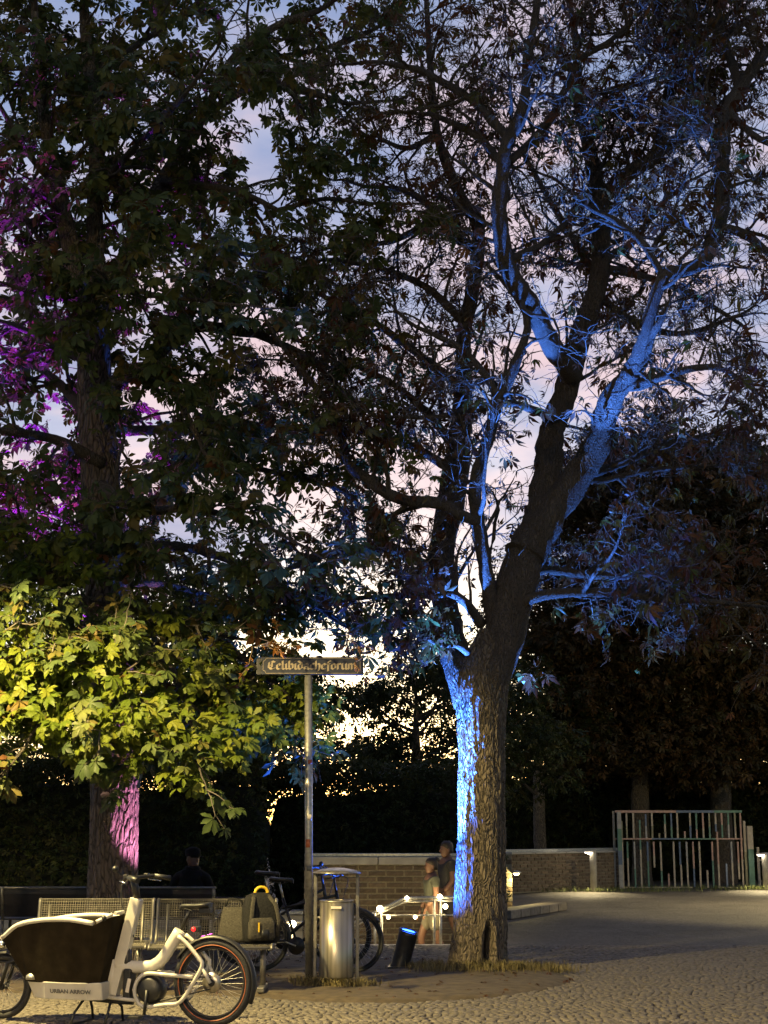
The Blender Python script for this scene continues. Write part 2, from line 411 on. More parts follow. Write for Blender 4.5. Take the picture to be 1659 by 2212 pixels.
def orient(dirs, tilt, rng, bias=None, droop=.25):
    """rotation matrices: x towards dirs flattened a little, z roughly up"""
    n = len(dirs)
    x = dirs + rng.normal(0, .45, (n, 3)); x[:, 2] = x[:, 2] * .5 - droop
    x /= np.linalg.norm(x, axis=1)[:, None] + 1e-9
    z = np.tile([0, 0, 1.0], (n, 1)) + rng.normal(0, tilt, (n, 3))
    if bias is not None: z = z + bias
    z -= x * (z * x).sum(1)[:, None]; z /= np.linalg.norm(z, axis=1)[:, None] + 1e-9
    y = np.cross(z, x)
    return np.stack([x, y, z], axis=2)
def scatter(name, kind, pos, R, size, mat, parent, tint, label=None):
    Vs, Ts, Cs, off = [], [], [], 0
    which = RNG.integers(0, 12, len(pos))
    for k in range(12):
        i = np.where(which == k)[0]
        if not len(i): continue
        tv, tt = TEMPL[kind][k]
        v = np.einsum('nij,vj->nvi', R[i], tv) * size[i][:, None, None] + pos[i][:, None, :]
        Vs.append(v.reshape(-1, 3)); n = len(tv)
        Ts.append((tt[None] + (np.arange(len(i)) * n)[:, None, None]).reshape(-1, 3) + off); off += len(i) * n
        Cs.append(np.repeat(tint[i], n))
    me = np_mesh(name, np.concatenate(Vs), np.concatenate(Ts), mat, np.concatenate(Cs))
    o = link(name, me, parent); o['kind'] = 'stuff'
    return o
LEAF_MESH = {}
def leaf_parts(kind, mat, pos, R, size, parent, name='leaf'):
    key = (kind, mat.name)
    if key not in LEAF_MESH:
        LEAF_MESH[key] = [np_mesh('leaf', v, t, mat) for v, t in TEMPL[kind]]
    for p, r, s in zip(pos, R, size):
        o = bpy.data.objects.new(name, LEAF_MESH[key][rnd.randrange(12)]); COL.objects.link(o)
        o.parent = parent
        m = Matrix([[r[i][j] * s for j in range(3)] + [p[i]] for i in range(3)] + [[0, 0, 0, 1]])
        o.matrix_local = m
def smooth_path(pts, step):
    """Catmull-Rom through (x, y, z, r) rows"""
    pts = np.array(pts, float); n = len(pts)
    if n < 3: pts = np.array([pts[0], (pts[0] + pts[-1]) / 2, pts[-1]]); n = 3
    ext = np.vstack([2 * pts[0] - pts[1], pts, 2 * pts[-1] - pts[-2]]); out = []
    for i in range(n - 1):
        p0, p1, p2, p3 = ext[i:i + 4]
        m = max(2, int(np.linalg.norm(p2[:3] - p1[:3]) / step))
        for t in np.arange(m) / m:
            out.append(.5 * ((2 * p1) + (p2 - p0) * t + (2 * p0 - 5 * p1 + 4 * p2 - p3) * t * t + (3 * p1 - p0 - 3 * p2 + p3) * t ** 3))
    out.append(pts[-1]); return np.array(out)
def limb(name, rows, mat, parent, seg=12, step=0.12, wob=0.10, seed=0):
    path = smooth_path(rows, step); mb = MB(); fr = frames([p[:3] for p in path]); k = 0
    for i, (p, t, u, w) in enumerate(fr):
        r = max(path[i][3], .004)
        for j in range(seg):
            a = 2 * math.pi * j / seg; d = u * math.cos(a) + w * math.sin(a)
            q = r * (1 + wob * noise.noise((p + d * .5) * (1.2 / max(r, .05) * .35) + Vector((seed, 0, 0))) * 1.6)
            mb.v.append(tuple(p + d * q))
    for i in range(len(fr) - 1):
        for j in range(seg): mb.face((i * seg + j, i * seg + (j + 1) % seg, (i + 1) * seg + (j + 1) % seg, (i + 1) * seg + j), 0, True)
    mb.face([(len(fr) - 1) * seg + j for j in range(seg)]); mb.face([j for j in range(seg)][::-1])
    o = mb.build(name, mat, parent); return o, path
def grow(p, d, L, n, wander, up, rng):
    pts = np.empty((n + 1, 3)); pts[0] = p; d = d / (np.linalg.norm(d) + 1e-9)
    for i in range(n):
        d = d + rng.normal(0, wander, 3); d[2] += up; d /= np.linalg.norm(d)
        pts[i + 1] = pts[i] + d * (L / n)
    return pts
def tubes_np(paths, r0, r1, seg):
    """paths (T, N, 3) of equal length -> one triangle soup of tapered tubes"""
    A = np.array(paths); T, N, _ = A.shape
    t = np.gradient(A, axis=1); t /= np.linalg.norm(t, axis=2)[..., None] + 1e-9
    ref = np.where(np.abs(t[..., 2:3]) < .9, [0, 0, 1.0], [1.0, 0, 0])
    u = np.cross(t, ref); u /= np.linalg.norm(u, axis=2)[..., None] + 1e-9
    w = np.cross(t, u)
    r = np.array(r0)[:, None] * (1 - np.linspace(0, 1, N))[None] + np.array(r1)[:, None] * np.linspace(0, 1, N)[None]
    a = 2 * np.pi * np.arange(seg) / seg
    V = A[:, :, None, :] + r[:, :, None, None] * (u[:, :, None, :] * np.cos(a)[None, None, :, None] + w[:, :, None, :] * np.sin(a)[None, None, :, None])
    base = (np.arange(T) * N * seg)[:, None, None] + (np.arange(N - 1) * seg)[None, :, None]
    j = np.arange(seg)[None, None, :]; j2 = (np.arange(seg) + 1)[None, None, :] % seg
    q = np.stack([base + j, base + j2, base + seg + j2, base + seg + j], -1).reshape(-1, 4)
    return V.reshape(-1, 3), np.concatenate([q[:, [0, 1, 2]], q[:, [0, 2, 3]]])
def perp(t, rng):
    v = rng.normal(0, 1, 3); v -= t * v.dot(t); return v / (np.linalg.norm(v) + 1e-9)
def ramify(paths, prm, rng):
    """paths: list of (n,4) limb paths. Returns branch / twig polylines and leaf anchors"""
    br, tw, sp, anc = [], [], [], []
    for path in paths:
        seglen = np.linalg.norm(np.diff(path[:, :3], axis=0), axis=1); s = np.concatenate([[0], np.cumsum(seglen)])
        L = s[-1]; x = prm['start'] * L + rng.uniform(0, prm['gap'])
        while x < L:
            i = min(np.searchsorted(s, x), len(path) - 1); p = path[i, :3]; r = path[i, 3]
            t = path[i, :3] - path[max(i - 1, 0), :3]; t = t / (np.linalg.norm(t) + 1e-9)
            if r < prm['rmax']:
                d = t * rng.uniform(.2, .9) + perp(t, rng); d[2] += prm['lift']
                ln = rng.uniform(*prm['len']) * (1.15 - .4 * x / L)
                b = grow(p, d, ln, 8, prm['wander'], prm['up'], rng); br.append((b, min(r * .55, .012 + .014 * ln), .005))
            x += prm['gap'] * rng.uniform(.6, 1.5)
        tip = path[-1, :3] - path[-3, :3]
        b = grow(path[-1, :3], tip, prm['len'][1] * .7, 8, prm['wander'], prm['up'], rng); br.append((b, path[-1, 3], .005))
    for b, r0, r1 in br:
        for _ in range(prm['twigs']):
            f = rng.uniform(.25, 1) ** .8; i = min(int(f * 8), 7); p = b[i] + (b[i + 1] - b[i]) * rng.uniform()
            t = b[i + 1] - b[i]; t = t / np.linalg.norm(t)
            d = t * rng.uniform(.3, 1.0) + perp(t, rng); d[2] += prm['twlift']
            w = grow(p, d, rng.uniform(*prm['twlen']), 5, prm['twander'], prm['twup'], rng); tw.append(w)
    for w in tw:
        for _ in range(prm['sprigs']):
            i = rng.integers(1, 5); t = w[i + 1 if i < 5 else 5] - w[i]; t = t / (np.linalg.norm(t) + 1e-9)
            sp.append(grow(w[i], t * .6 + perp(t, rng), rng.uniform(*prm['splen']), 3, prm['twander'], prm['twup'], rng))
        anc.append((w[-1], w[-1] - w[-2]))
        for i in (2, 3, 4):
            if rng.uniform() < prm['mid']: anc.append((w[i], perp((w[i] - w[i - 1]) / (np.linalg.norm(w[i] - w[i - 1]) + 1e-9), rng)))
    for q in sp: anc.append((q[-1], q[-1] - q[-2]))
    return br, tw, sp, anc
# lamp powers (watts)
BLUE_W, BLUE_EXTRA_W, BLUE3_W, PINK_W, VIOLET_W = 1300.0, 2800.0, 11500.0, 480.0, 11000.0
LAMP1_W, LAMP2_W, LAMP2_SPILL, LAMP3_W = 1800.0, 1500.0, 1000.0, 1300.0
# ================================================================== SETTING
PIT = (-7.0, 1.46, 21.2, 24.3)       # stair well: x0, x1, y0, y1
def sheet(name, xs, ys, z, mat, hole=None):
    mb = MB()
    for i in range(len(xs) - 1):
        for j in range(len(ys) - 1):
            x0, x1, y0, y1 = xs[i], xs[i + 1], ys[j], ys[j + 1]
            if hole and x0 >= hole[0] - 1e-6 and x1 <= hole[1] + 1e-6 and y0 >= hole[2] - 1e-6 and y1 <= hole[3] + 1e-6: continue
            k = mb.add([(x0, y0, z), (x1, y0, z), (x1, y1, z), (x0, y1, z)]); mb.face((k, k + 1, k + 2, k + 3))
    o = mb.build(name, mat); tag(o, kind='structure'); return o
def plaza_material():
    m, n, l, b = nodes_of('plaza_paving')
    tc = n.new('ShaderNodeTexCoord')
    vo = n.new('ShaderNodeTexVoronoi'); vo.inputs['Scale'].default_value = 14.0; vo.feature = 'DISTANCE_TO_EDGE'
    vc = n.new('ShaderNodeTexVoronoi'); vc.inputs['Scale'].default_value = 14.0
    nz = n.new('ShaderNodeTexNoise'); nz.inputs['Scale'].default_value = 0.55; nz.inputs['Detail'].default_value = 10; nz.inputs['Roughness'].default_value = 0.68
    for t in (vo, vc, nz): l.new(tc.outputs['Object'], t.inputs['Vector'])
    mr = n.new('ShaderNodeMapRange'); mr.inputs['From Max'].default_value = 0.10
    l.new(vo.outputs['Distance'], mr.inputs['Value'])
    rp = n.new('ShaderNodeValToRGB'); rp.color_ramp.elements[0].color = (0.035, 0.03, 0.025, 1); rp.color_ramp.elements[1].color = (0.066, 0.060, 0.055, 1)
    l.new(mr.outputs['Result'], rp.inputs['Fac'])
    r2 = n.new('ShaderNodeMapRange'); r2.inputs['From Min'].default_value = 0.3; r2.inputs['From Max'].default_value = 0.7; r2.inputs['To Min'].default_value = 0.45; r2.inputs['To Max'].default_value = 1.55
    l.new(nz.outputs['Fac'], r2.inputs['Value'])
    r3 = n.new('ShaderNodeMapRange'); r3.inputs['To Min'].default_value = 0.75; r3.inputs['To Max'].default_value = 1.25
    l.new(vc.outputs['Color'], r3.inputs['Value'])
    mm = n.new('ShaderNodeMath'); mm.operation = 'MULTIPLY'; l.new(r2.outputs['Result'], mm.inputs[0]); l.new(r3.outputs['Result'], mm.inputs[1])
    mu = n.new('ShaderNodeVectorMath'); mu.operation = 'SCALE'; l.new(rp.outputs['Color'], mu.inputs[0]); l.new(mm.outputs[0], mu.inputs['Scale'])
    l.new(mu.outputs['Vector'], b.inputs['Base Color']); b.inputs['Roughness'].default_value = 0.8
    bp = n.new('ShaderNodeBump'); bp.inputs['Strength'].default_value = 0.7; bp.inputs['Distance'].default_value = 0.02
    l.new(mr.outputs['Result'], bp.inputs['Height']); l.new(bp.outputs['Normal'], b.inputs['Normal'])
    return m
MT['plaza'] = plaza_material()
SETT_END = 21.05
ground = sheet('ground', [-400, PIT[0], PIT[1], 400], [-60, SETT_END, PIT[2], PIT[3], 600], -0.035, MT['joint'], PIT)
plaza = sheet('plaza', [-400, PIT[0], PIT[1], 400], [SETT_END - .16, PIT[2], PIT[3], 600], -0.006, MT['plaza'], PIT)

# trodden soil bed round the trees, its front edge a curve across the paving
bed_front = [G(-700, 2150), G(-300, 2146), G(0, 2143), G(300, 2146), G(540, 2152), G(640, 2160), G(740, 2165), G(860, 2165), G(960, 2160), G(1050, 2155), G(1110, 2148), G(1180, 2136), G(1240, 2119)]
bed_back = [G(1225, 2108), G(1150, 2090), G(1050, 2078), G(900, 2075), G(760, 2068), Vector((-2.2, 19.6, 0)), Vector((-3.2, 21.0, 0)), Vector((-8, 21.0, 0)), Vector((-20, 21.0, 0)), Vector((-20, 15, 0))]
BED = [(p.x, p.y) for p in bed_front + bed_back]
def in_poly(x, y, poly):
    c = False; j = len(poly) - 1
    for i in range(len(poly)):
        (xi, yi), (xj, yj) = poly[i], poly[j]
        if (yi > y) != (yj > y) and x < (xj - xi) * (y - yi) / (yj - yi) + xi: c = not c
        j = i
    return c
def bed_height(x, y):
    return 0.018 + 0.03 * max(0, noise.fractal(Vector((x * .9, y * .9, 3)), 1, 2, 4)) + 0.05 * math.exp(-((x - 1.1) ** 2 + (y - 17.4) ** 2) / .5)
bm = bmesh.new()
bvs = [bm.verts.new((x, y, 0.012)) for x, y in BED]
bm.faces.new(bvs)
bmesh.ops.triangulate(bm, faces=bm.faces[:])
for _ in range(6):
    es = [e for e in bm.edges if e.calc_length() > 0.35]
    bmesh.ops.subdivide_edges(bm, edges=es, cuts=1); bmesh.ops.triangulate(bm, faces=[f for f in bm.faces if len(f.verts) > 3])
edge = {v for e in bm.edges if e.is_boundary for v in e.verts}
for v in bm.verts: v.co.z = bed_height(v.co.x, v.co.y) if v not in edge else -0.012
for f in bm.faces: f.smooth = True
bmesh.ops.recalc_face_normals(bm, faces=bm.faces)
if sum(f.normal.z for f in bm.faces) < 0: bmesh.ops.reverse_faces(bm, faces=bm.faces)
me = bpy.data.meshes.new('soil_bed'); bm.to_mesh(me); bm.free(); me.materials.append(MT['soil'])
soil = tag(link('soil_bed', me), kind='structure')

# granite setts laid in shallow arcs; the 300 nearest in view are single pieces, the rest one mass
def sett_mesh(r, w, d):
    mb = MB(); ring = []
    for (sx, sy) in ((-1, -1), (1, -1), (1, 1), (-1, 1)): ring.append((sx * w / 2 * r.uniform(.84, 1.0), sy * d / 2 * r.uniform(.84, 1.0)))
    dz = [r.uniform(-.003, .003) for _ in range(4)]
    k = mb.add([(x, y, -.05) for x, y in ring] + [(x, y, -.006 + q) for (x, y), q in zip(ring, dz)] + [(x * .86, y * .86, .001 + q) for (x, y), q in zip(ring, dz)])
    for b in (0, 4):
        for j in range(4): mb.face((k + b + j, k + b + (j + 1) % 4, k + b + 4 + (j + 1) % 4, k + b + 4 + j), 0, b == 4)
    mb.face((k + 8, k + 9, k + 10, k + 11), 0, True); return mb
sett_mb = [sett_mesh(rnd, rnd.uniform(.054, .074), rnd.uniform(.056, .070)) for _ in range(12)]
sett_me = [m.mesh('sett', MT['sett']) for m in sett_mb]
sett_np = [np.array(m.v) for m in sett_mb]
sett_tri = []
for m in sett_mb:
    t = []
    for f in m.f: t += [(f[0], f[1], f[2]), (f[0], f[2], f[3])]
    sett_tri.append(np.array(t))
spots = []
row = 0; yb = 10.6
while yb < SETT_END + .2:
    x = -7.6 + rnd.uniform(0, .1)
    while x < 7.6:
        ph = 2 * math.pi * (x / 1.15 + .18 * math.sin(yb * .7)); y = yb + .055 * math.cos(ph)
        sl_ = -.055 * 2 * math.pi / 1.15 * math.sin(ph)
        if y < SETT_END - .06 and abs(x) < y * .27 + 1.0 and not in_poly(x, y + .03, BED):
            spots.append((x + rnd.gauss(0, .009), y + rnd.gauss(0, .009), rnd.uniform(-.004, .003), math.atan(sl_) * .8 + rnd.gauss(0, .22)))
        x += rnd.uniform(.060, .078)
    yb += .069; row += 1
vis = [s for s in spots if in_view((s[0], s[1], 0), -6)]
vis.sort(key=lambda s: s[1]); near = set(vis[:300])
pave = tag(empty('cobble_pavement', (0, 14, 0)), kind='structure')
Vs, Ts, off = [], [], 0
for s in spots:
    k = rnd.randrange(12)
    if s in near:
        o = bpy.data.objects.new('sett', sett_me[k]); COL.objects.link(o); o.parent = pave
        o.location = (s[0], s[1] - 14, s[2]); o.rotation_euler = (rnd.gauss(0, .03), rnd.gauss(0, .03), s[3])
    else:
        c, q = math.cos(s[3]), math.sin(s[3]); v = sett_np[k]
        Vs.append(np.stack([v[:, 0] * c - v[:, 1] * q + s[0], v[:, 0] * q + v[:, 1] * c + s[1] - 14, v[:, 2] + s[2]], 1)); Ts.append(sett_tri[k] + off); off += len(v)
o = link('far_setts', np_mesh('far_setts', np.concatenate(Vs), np.concatenate(Ts), MT['sett']), pave); o['kind'] = 'stuff'

# ------------------------------------------------------------------ stairs and brick wall
stairs = tag(empty('stairs', (0, 22.6, 0)), kind='structure')
lx0, lx1, lz = 0.30, 0.84, -0.34          # landing
MB().box(((lx0 + lx1) / 2, 0.15, lz - .3), (lx1 - lx0, 2.84, .6)).build('landing', MT['concrete'], stairs, .008)
for i in range(1, 3):
    MB().box((lx1 + .155 + .31 * (i - 1), .15, lz + .113 * i - .3), (.306, 2.84, .6)).build('step', MT['concrete'], stairs, .008)
for i in range(14):
    MB().box((lx0 - .16 - .32 * i, .15, lz - .155 * (i + 1) - .3), (.316, 2.84, .6)).build('step', MT['concrete'], stairs, .008)
MB().box((-5.6, .15, lz - .155 * 15 - .3), (2.2, 2.84, .6)).build('lower_landing', MT['concrete'], stairs)
def pit_wall(name, pts):
    mb = MB(); k = mb.add(pts); mb.face((k, k + 1, k + 2, k + 3)); o = mb.build(name, MT['concrete'], stairs); o.location = (0, -22.6, 0)
for nm, c, sz in (('retaining_wall', (-2.77, 21.12, -1.63), (8.46, .16, 3.26)), ('retaining_wall', (1.54, 22.75, -1.6), (.16, 3.1, 3.2)), ('retaining_wall', (-7.08, 22.75, -1.6), (.16, 3.1, 3.2))):
    MB().box((c[0], c[1] - 22.6, c[2] - .004), sz).build(nm, MT['concrete'], stairs)

WY = 24.3                                 # face of the brick wall behind the stairs
def brick_wall(name, label, x0, x1, y, zb, zt, cap, rz=0.0, cap_over=.05, pitch=(.262, .0805), gapz=.012):
    root = tag(empty(name, (x0, y, 0), rz), label, 'wall'); L = x1 - x0
    MB().box((L / 2, .15, (zb + zt) / 2), (L, .276, zt - zb)).build('mortar_bed', MT['mortar'], root)
    meshes = []
    for k in range(5):
        w, h = pitch[0] - gapz * 1.1, pitch[1] - gapz; mb = MB()
        a = [(-w / 2, -h / 2), (w / 2, -h / 2), (w / 2, h / 2), (-w / 2, h / 2)]; a = [(p * rnd.uniform(.965, 1), q * rnd.uniform(.9, 1)) for p, q in a]
        mb.add([(p, .05, q) for p, q in a] + [(p, -.006, q) for p, q in a] + [(p * .975, -.012 - rnd.uniform(0, .004), q * .9) for p, q in a])
        for b in (0, 4):
            for j in range(4): mb.face((b + j, b + (j + 1) % 4, b + 4 + (j + 1) % 4, b + 4 + j))
        mb.face((8, 9, 10, 11)); meshes.append(mb.mesh('brick', MT['brick']))
    zc = zt - pitch[1] / 2 - .004; r = 0; n = 0
    while zc > zb + .03:
        x = pitch[0] / 2 + (pitch[0] / 2 if r % 2 else 0)
        while x < L - pitch[0] * .4:
            o = bpy.data.objects.new('brick', rnd.choice(meshes)); COL.objects.link(o); o.parent = root
            o.location = (x + rnd.uniform(-.004, .004), rnd.uniform(-.003, .003), zc); o.rotation_euler = (0, rnd.gauss(0, .006), 0); n += 1
            x += pitch[0]
        zc -= pitch[1]; r += 1
    if cap:
        x = 0; 
        while x < L - .02:
            w = min(1.18, L - x)
            MB().box((x + w / 2, .15, zt + cap[0] / 2), (w - .012, .36 + cap_over, cap[0])).build('coping_stone', MT['concrete'], root, .01); x += w
        if len(cap) > 1:
            MB().box((L / 2, .15, zt + cap[0] + cap[1] / 2 + .003), (L, .30, cap[1])).build('cap_sheet', MT['galv'], root, .004)
    return root
zt1 = P(680, 1868, WY).z
wx0, wx1 = P(657, 1900, WY).x, P(1060, 1900, WY).x
brick_wall('brick_wall', 'brown brick wall with pale coping behind the stair railing', wx0, wx1, WY, -.62, zt1, (P(680, 1851, WY).z - zt1, .05), pitch=(.29, .089), gapz=.022)
# lower dark wall continuing to the left of the brick wall, mostly behind the bicycles
wl_ = tag(empty('stair_side_wall', (PIT[0], WY + .02, 0)), 'low rendered wall with grey cap left of the brick wall', 'wall')
L_ = wx0 - .01 - PIT[0]
MB().box((L_ / 2, .15, -1.0), (L_, .26, 2.4)).build('wall_body', MT['concrete'], wl_)
MB().box((L_ / 2, .13, .215 + .03), (L_, .36, .06)).build('cap_sheet', MT['galv'], wl_, .006)

# far brick wall to the right of the big tree
fw0, fw1 = G(1085, 1931), G(1345, 1919)
rz_ = math.atan2(fw1.y - fw0.y, fw1.x - fw0.x); fl = (fw1 - fw0).length
brick_wall('garden_wall', 'long dark brick wall with metal cap beside the coloured gate', fw0.x, fw0.x + fl, fw0.y, 0.0, P(1100, 1846, fw0.y).z, (.04, .07), rz=rz_)
# pier and kerb at the head of the stairs
pb = G(1108, 1968)
pier = tag(empty('brick_pier', (pb.x - .1, pb.y, 0)), 'narrow pale brick pier standing right of the big trunk', 'pier')
for i in range(12):
    MB().box((0, 0, .05 + i * .087), (.17 - .008 * (i % 2), .3, .079)).build('brick', MT['brick'] if i % 3 == 1 else MT['mortar'], pier, .006)
MB().box((0, 0, .52), (.145, .27, 1.03)).build('mortar_bed', MT['mortar'], pier)
MB().box((0.01, 0, 1.075), (.17, .32, .05)).build('coping_stone', MT['concrete'], pier, .008)
ka, kb = G(1104, 1986), G(1225, 1966)
kd = (kb - ka); kerb = tag(empty('stone_kerb', (ka.x, ka.y, 0), math.atan2(kd.y, kd.x)), 'pale low stone kerb lit yellow beside the brick pier', 'kerb')
kl = kd.length
for i in range(6):
    MB().box((kl / 6 * (i + .5), .2, .075), (kl / 6 - .012, .4, .15)).build('kerb_stone', MT['sett'], kerb, .015)

pl = tag(empty('pier_lamp', (pb.x + .06, pb.y - .2, .72)), 'small hooded lamp on the pale brick pier', 'lamp')
MB().lathe([(0, .04), (.04, .035), (.09, .01), (.10, -.01), (.07, -.012), (0, -.005)], 20).build('hood', MT['galv'], pl)
MB().lathe([(0, -.05), (.04, -.04), (.06, -.008), (0, -.006)], 16).build('lamp_glass', MT['glass'], pl)
MB().tube([(-.02, .08, .03), (-.02, .0, .03)], .015, 8).build('arm', MT['galv'], pl)
# ------------------------------------------------------------------ stair railing with its small lamps
RY = 22.2
rail = tag(empty('stair_railing', P(822, 2028, RY)), 'steel stair railing with lamps in front of the brick wall', 'railing')
O = Vector(rail.location)
def R_(x, y, Y=RY): return P(x, y, Y) - O
for off_ in (0, -9):
    MB().tube([R_(745, 2003 + off_ * -.8), R_(776, 1988 - off_ * .8), R_(868, 1943 - off_ * .8), R_(880, 1940 - off_ * .8), R_(990, 1938 - off_ * .8), R_(1080, 1934 - off_ * .8)], .016 if off_ else .022, 8).build('handrail', MT['galv'], rail)
MB().tube([R_(822, 1977), R_(905, 1977), R_(1000, 1977)], .012, 8).build('lower_rail', MT['galv'], rail)
for px in (810, 824, 938, 952):
    top = 1970 if px < 900 else 1941
    MB().tube([R_(px, top), R_(px, 2075)], .022, 8).build('post', MT['galv'], rail)
def point(name, loc, energy, col, r=.03, parent=None):
    L = bpy.data.lights.new(name, 'POINT'); L.energy = energy; L.color = col; L.shadow_soft_size = r
    o = bpy.data.objects.new(name, L); COL.objects.link(o); o.location = loc; o.parent = parent; return o
point('pier_lamp_light', (.02, -.05, -.12), 14, (1.0, .78, .30), .05, pl)
lamp_px = [(821, 1963, .046), (879, 1940, .028), (950, 1937, .036), (839, 1981, .027), (897, 1981, .027), (962, 1958, .036)]
for x, y, r in lamp_px:
    c = P(x, y, RY - .07)
    lp = tag(empty('rail_lamp', c), None, 'lamp', 'small lamps along the stair railing')
    MB().ball((0, 0, 0), r).build('bulb', MT['glass'], lp)
    MB().tube([(0, .02, 0), (0, .075, 0)], r * .5, 10).build('socket', MT['galv'], lp)
    point('rail_lamp_light', (0, .3, 0), 6.5 if r > .04 else 3.6, (1.0, .74, .30), .04, lp)
    lp['label'] = {821: 'big bright lamp at the low end of the sloping handrail', 879: 'small lamp at the bend of the handrail', 950: 'bright lamp on the level handrail left of the tree trunk', 839: 'small lamp under the sloping handrail beside the big one', 897: 'small lamp in the middle of the lower rail', 962: 'bright lamp below the handrail, nearest the tree trunk'}[x]
c = P(632, 1996, 21.9)
lp = tag(empty('wall_lamp', c), 'single bright lamp glowing behind the bicycles', 'lamp')
MB().ball((0, 0, 0), .05).build('bulb', MT['glass'], lp)
MB().tube([(0, .0, -.04), (0, .0, -1.4)], .02, 8).build('post', MT['galv'], lp)
MB().tube([(-.5, .05, .02), (.3, .05, .02)], .018, 8).build('handrail', MT['galv'], lp)
point('wall_lamp_light', (0, -.12, 0), 4, (1.0, .74, .30), .04, lp)

# ================================================================== TREES
def W(rows):
    out = []
    for x, y, Y, r in rows:
        p = P(x, y, Y); out.append((p.x, p.y, p.z, r / ppm(Y, p.z)))
    return out
def trunk_mesh(name, rows, mat, parent, seg=96, step=0.022, amp=.05, hollow=None, flare=.36, seed=0, freq=1.0):
    path = smooth_path(rows, step); mb = MB(); fr = frames([p[:3] for p in path]); z0 = path[0][2]
    for i, (p, t, u, w) in enumerate(fr):
        r = path[i][3]; h = p.z - z0
        for j in range(seg):
            a = 2 * math.pi * j / seg; d = Vector((math.cos(a), math.sin(a), 0))
            n1 = noise.noise(Vector((d.x * 1.3, d.y * 1.3, h * .5 + seed)))
            n2 = noise.noise(Vector((d.x * 5.5 * freq, d.y * 5.5 * freq, h * 1.1 + seed)))
            n3 = abs(noise.noise(Vector((d.x * 13 * freq, d.y * 13 * freq, h * 3.2 + seed))))
            n4 = noise.noise(Vector((d.x * 26 * freq, d.y * 26 * freq, h * 11 + seed)))
            q = r * (1 + .10 * n1 + amp * .9 * n2 - amp * 1.3 * n3 + amp * .5 * n4)
            q += flare * r * math.exp(-h / .20) * (1 + .6 * math.sin(a * 5 + seed))
            if hollow:
                da = (a - hollow[0] + math.pi) % (2 * math.pi) - math.pi; dh = h - hollow[1]
                e = (da * r / hollow[2]) ** 2 + (dh / hollow[3]) ** 2
                q -= r * .95 * math.exp(-max(0, e) ** 2 * 1.4)
                e2 = (da * r / (hollow[2] * 2.1)) ** 2 + (dh / (hollow[3] * 1.45)) ** 2
                q += r * .16 * math.exp(-(e2 - 1) ** 2 * 4) * (1 if dh > -hollow[3] * 1.3 else .4)
            mb.v.append(tuple(p + d * q))
    for i in range(len(fr) - 1):
        for j in range(seg): mb.face((i * seg + j, i * seg + (j + 1) % seg, (i + 1) * seg + (j + 1) % seg, (i + 1) * seg + j), 0, True)
    mb.face([(len(fr) - 1) * seg + j for j in range(seg)])
    return mb.build(name, mat, parent), path
def clump(cx, cy, Y, rad, n, rng, squash=.7):
    c = np.array(P(cx, cy, Y)); d = rng.normal(0, 1, (n, 3)); d /= np.linalg.norm(d, axis=1)[:, None]
    p = c + d * (rng.uniform(0, 1, n) ** .4 * rad)[:, None] * np.array([1, 1, squash])
    return [(a, b) for a, b in zip(p, d)]
def dress(root, br, tw, sp, bmat, seg=(6, 4, 3), tr=(.0075, .003), sr=(.004, .002)):
    V, T = tubes_np([b[0] for b in br], [b[1] for b in br], [b[2] for b in br], seg[0])
    o = link('branches', np_mesh('branches', V, T, bmat, smooth=True), root); o['kind'] = 'stuff'
    V, T = tubes_np(tw, [tr[0]] * len(tw), [tr[1]] * len(tw), seg[1]); vv, tt = [V], [T]
    if sp:
        V2, T2 = tubes_np(sp, [sr[0]] * len(sp), [sr[1]] * len(sp), seg[2]); vv.append(V2); tt.append(T2 + len(V))
    o = link('twigs', np_mesh('twigs', np.concatenate(vv), np.concatenate(tt), MT['twig'], smooth=True), root); o['kind'] = 'stuff'

# the limbs that stand clear of the leaves: sight lines to them are kept open
LAMP_HI = Vector((P(868, 2080, 17.42).x + .1, 17.40, .5))
CLEAR = [(1195, 752, 16.9), (1170, 700, 16.7), (1123, 626, 16.3), (1093, 570, 16.1), (1082, 500, 15.9), (1078, 451, 15.8), (1085, 380, 15.7), (1090, 330, 15.6), (1105, 290, 15.6), (1130, 220, 15.5), (1285, 965, 17.15), (1297, 935, 17.0), (1310, 900, 16.8), (1322, 860, 16.6), (1345, 830, 16.4), (1368, 800, 16.2), (1394, 730, 15.9), (1410, 670, 15.75), (1428, 615, 15.6), (1047, 1220, 17.2), (1030, 1110, 17.0), (1035, 1010, 16.8), (1060, 930, 16.7), (1380, 830, 16.3), (1450, 808, 16.2), (1520, 796, 16.1), (1360, 500, 15.9), (1300, 460, 16.1)]
_segs = []
for x_, y_, Y_ in CLEAR:
    q_ = np.array(P(x_, y_, Y_)); _segs.append((np.array(LAMP_HI), q_)); c_ = np.array((0, 0, EYE)); _segs.append((q_ + (c_ - q_) * .28, q_))
def crowd(p, rad):
    p = np.asarray(p); best = np.full(len(p), 9.0)
    for a_, b_ in _segs:
        d_ = b_ - a_; t_ = np.clip(((p - a_) @ d_) / d_.dot(d_), 0, 1); best = np.minimum(best, np.linalg.norm(p - a_ - t_[:, None] * d_, axis=1))
    return best < rad
def thin(items, key, rad, prob, rng):
    m_ = crowd([key(i) for i in items], rad); u_ = rng.uniform(0, 1, len(items))
    return [i for i, a_, b_ in zip(items, m_, u_) if not (a_ and b_ < prob)]
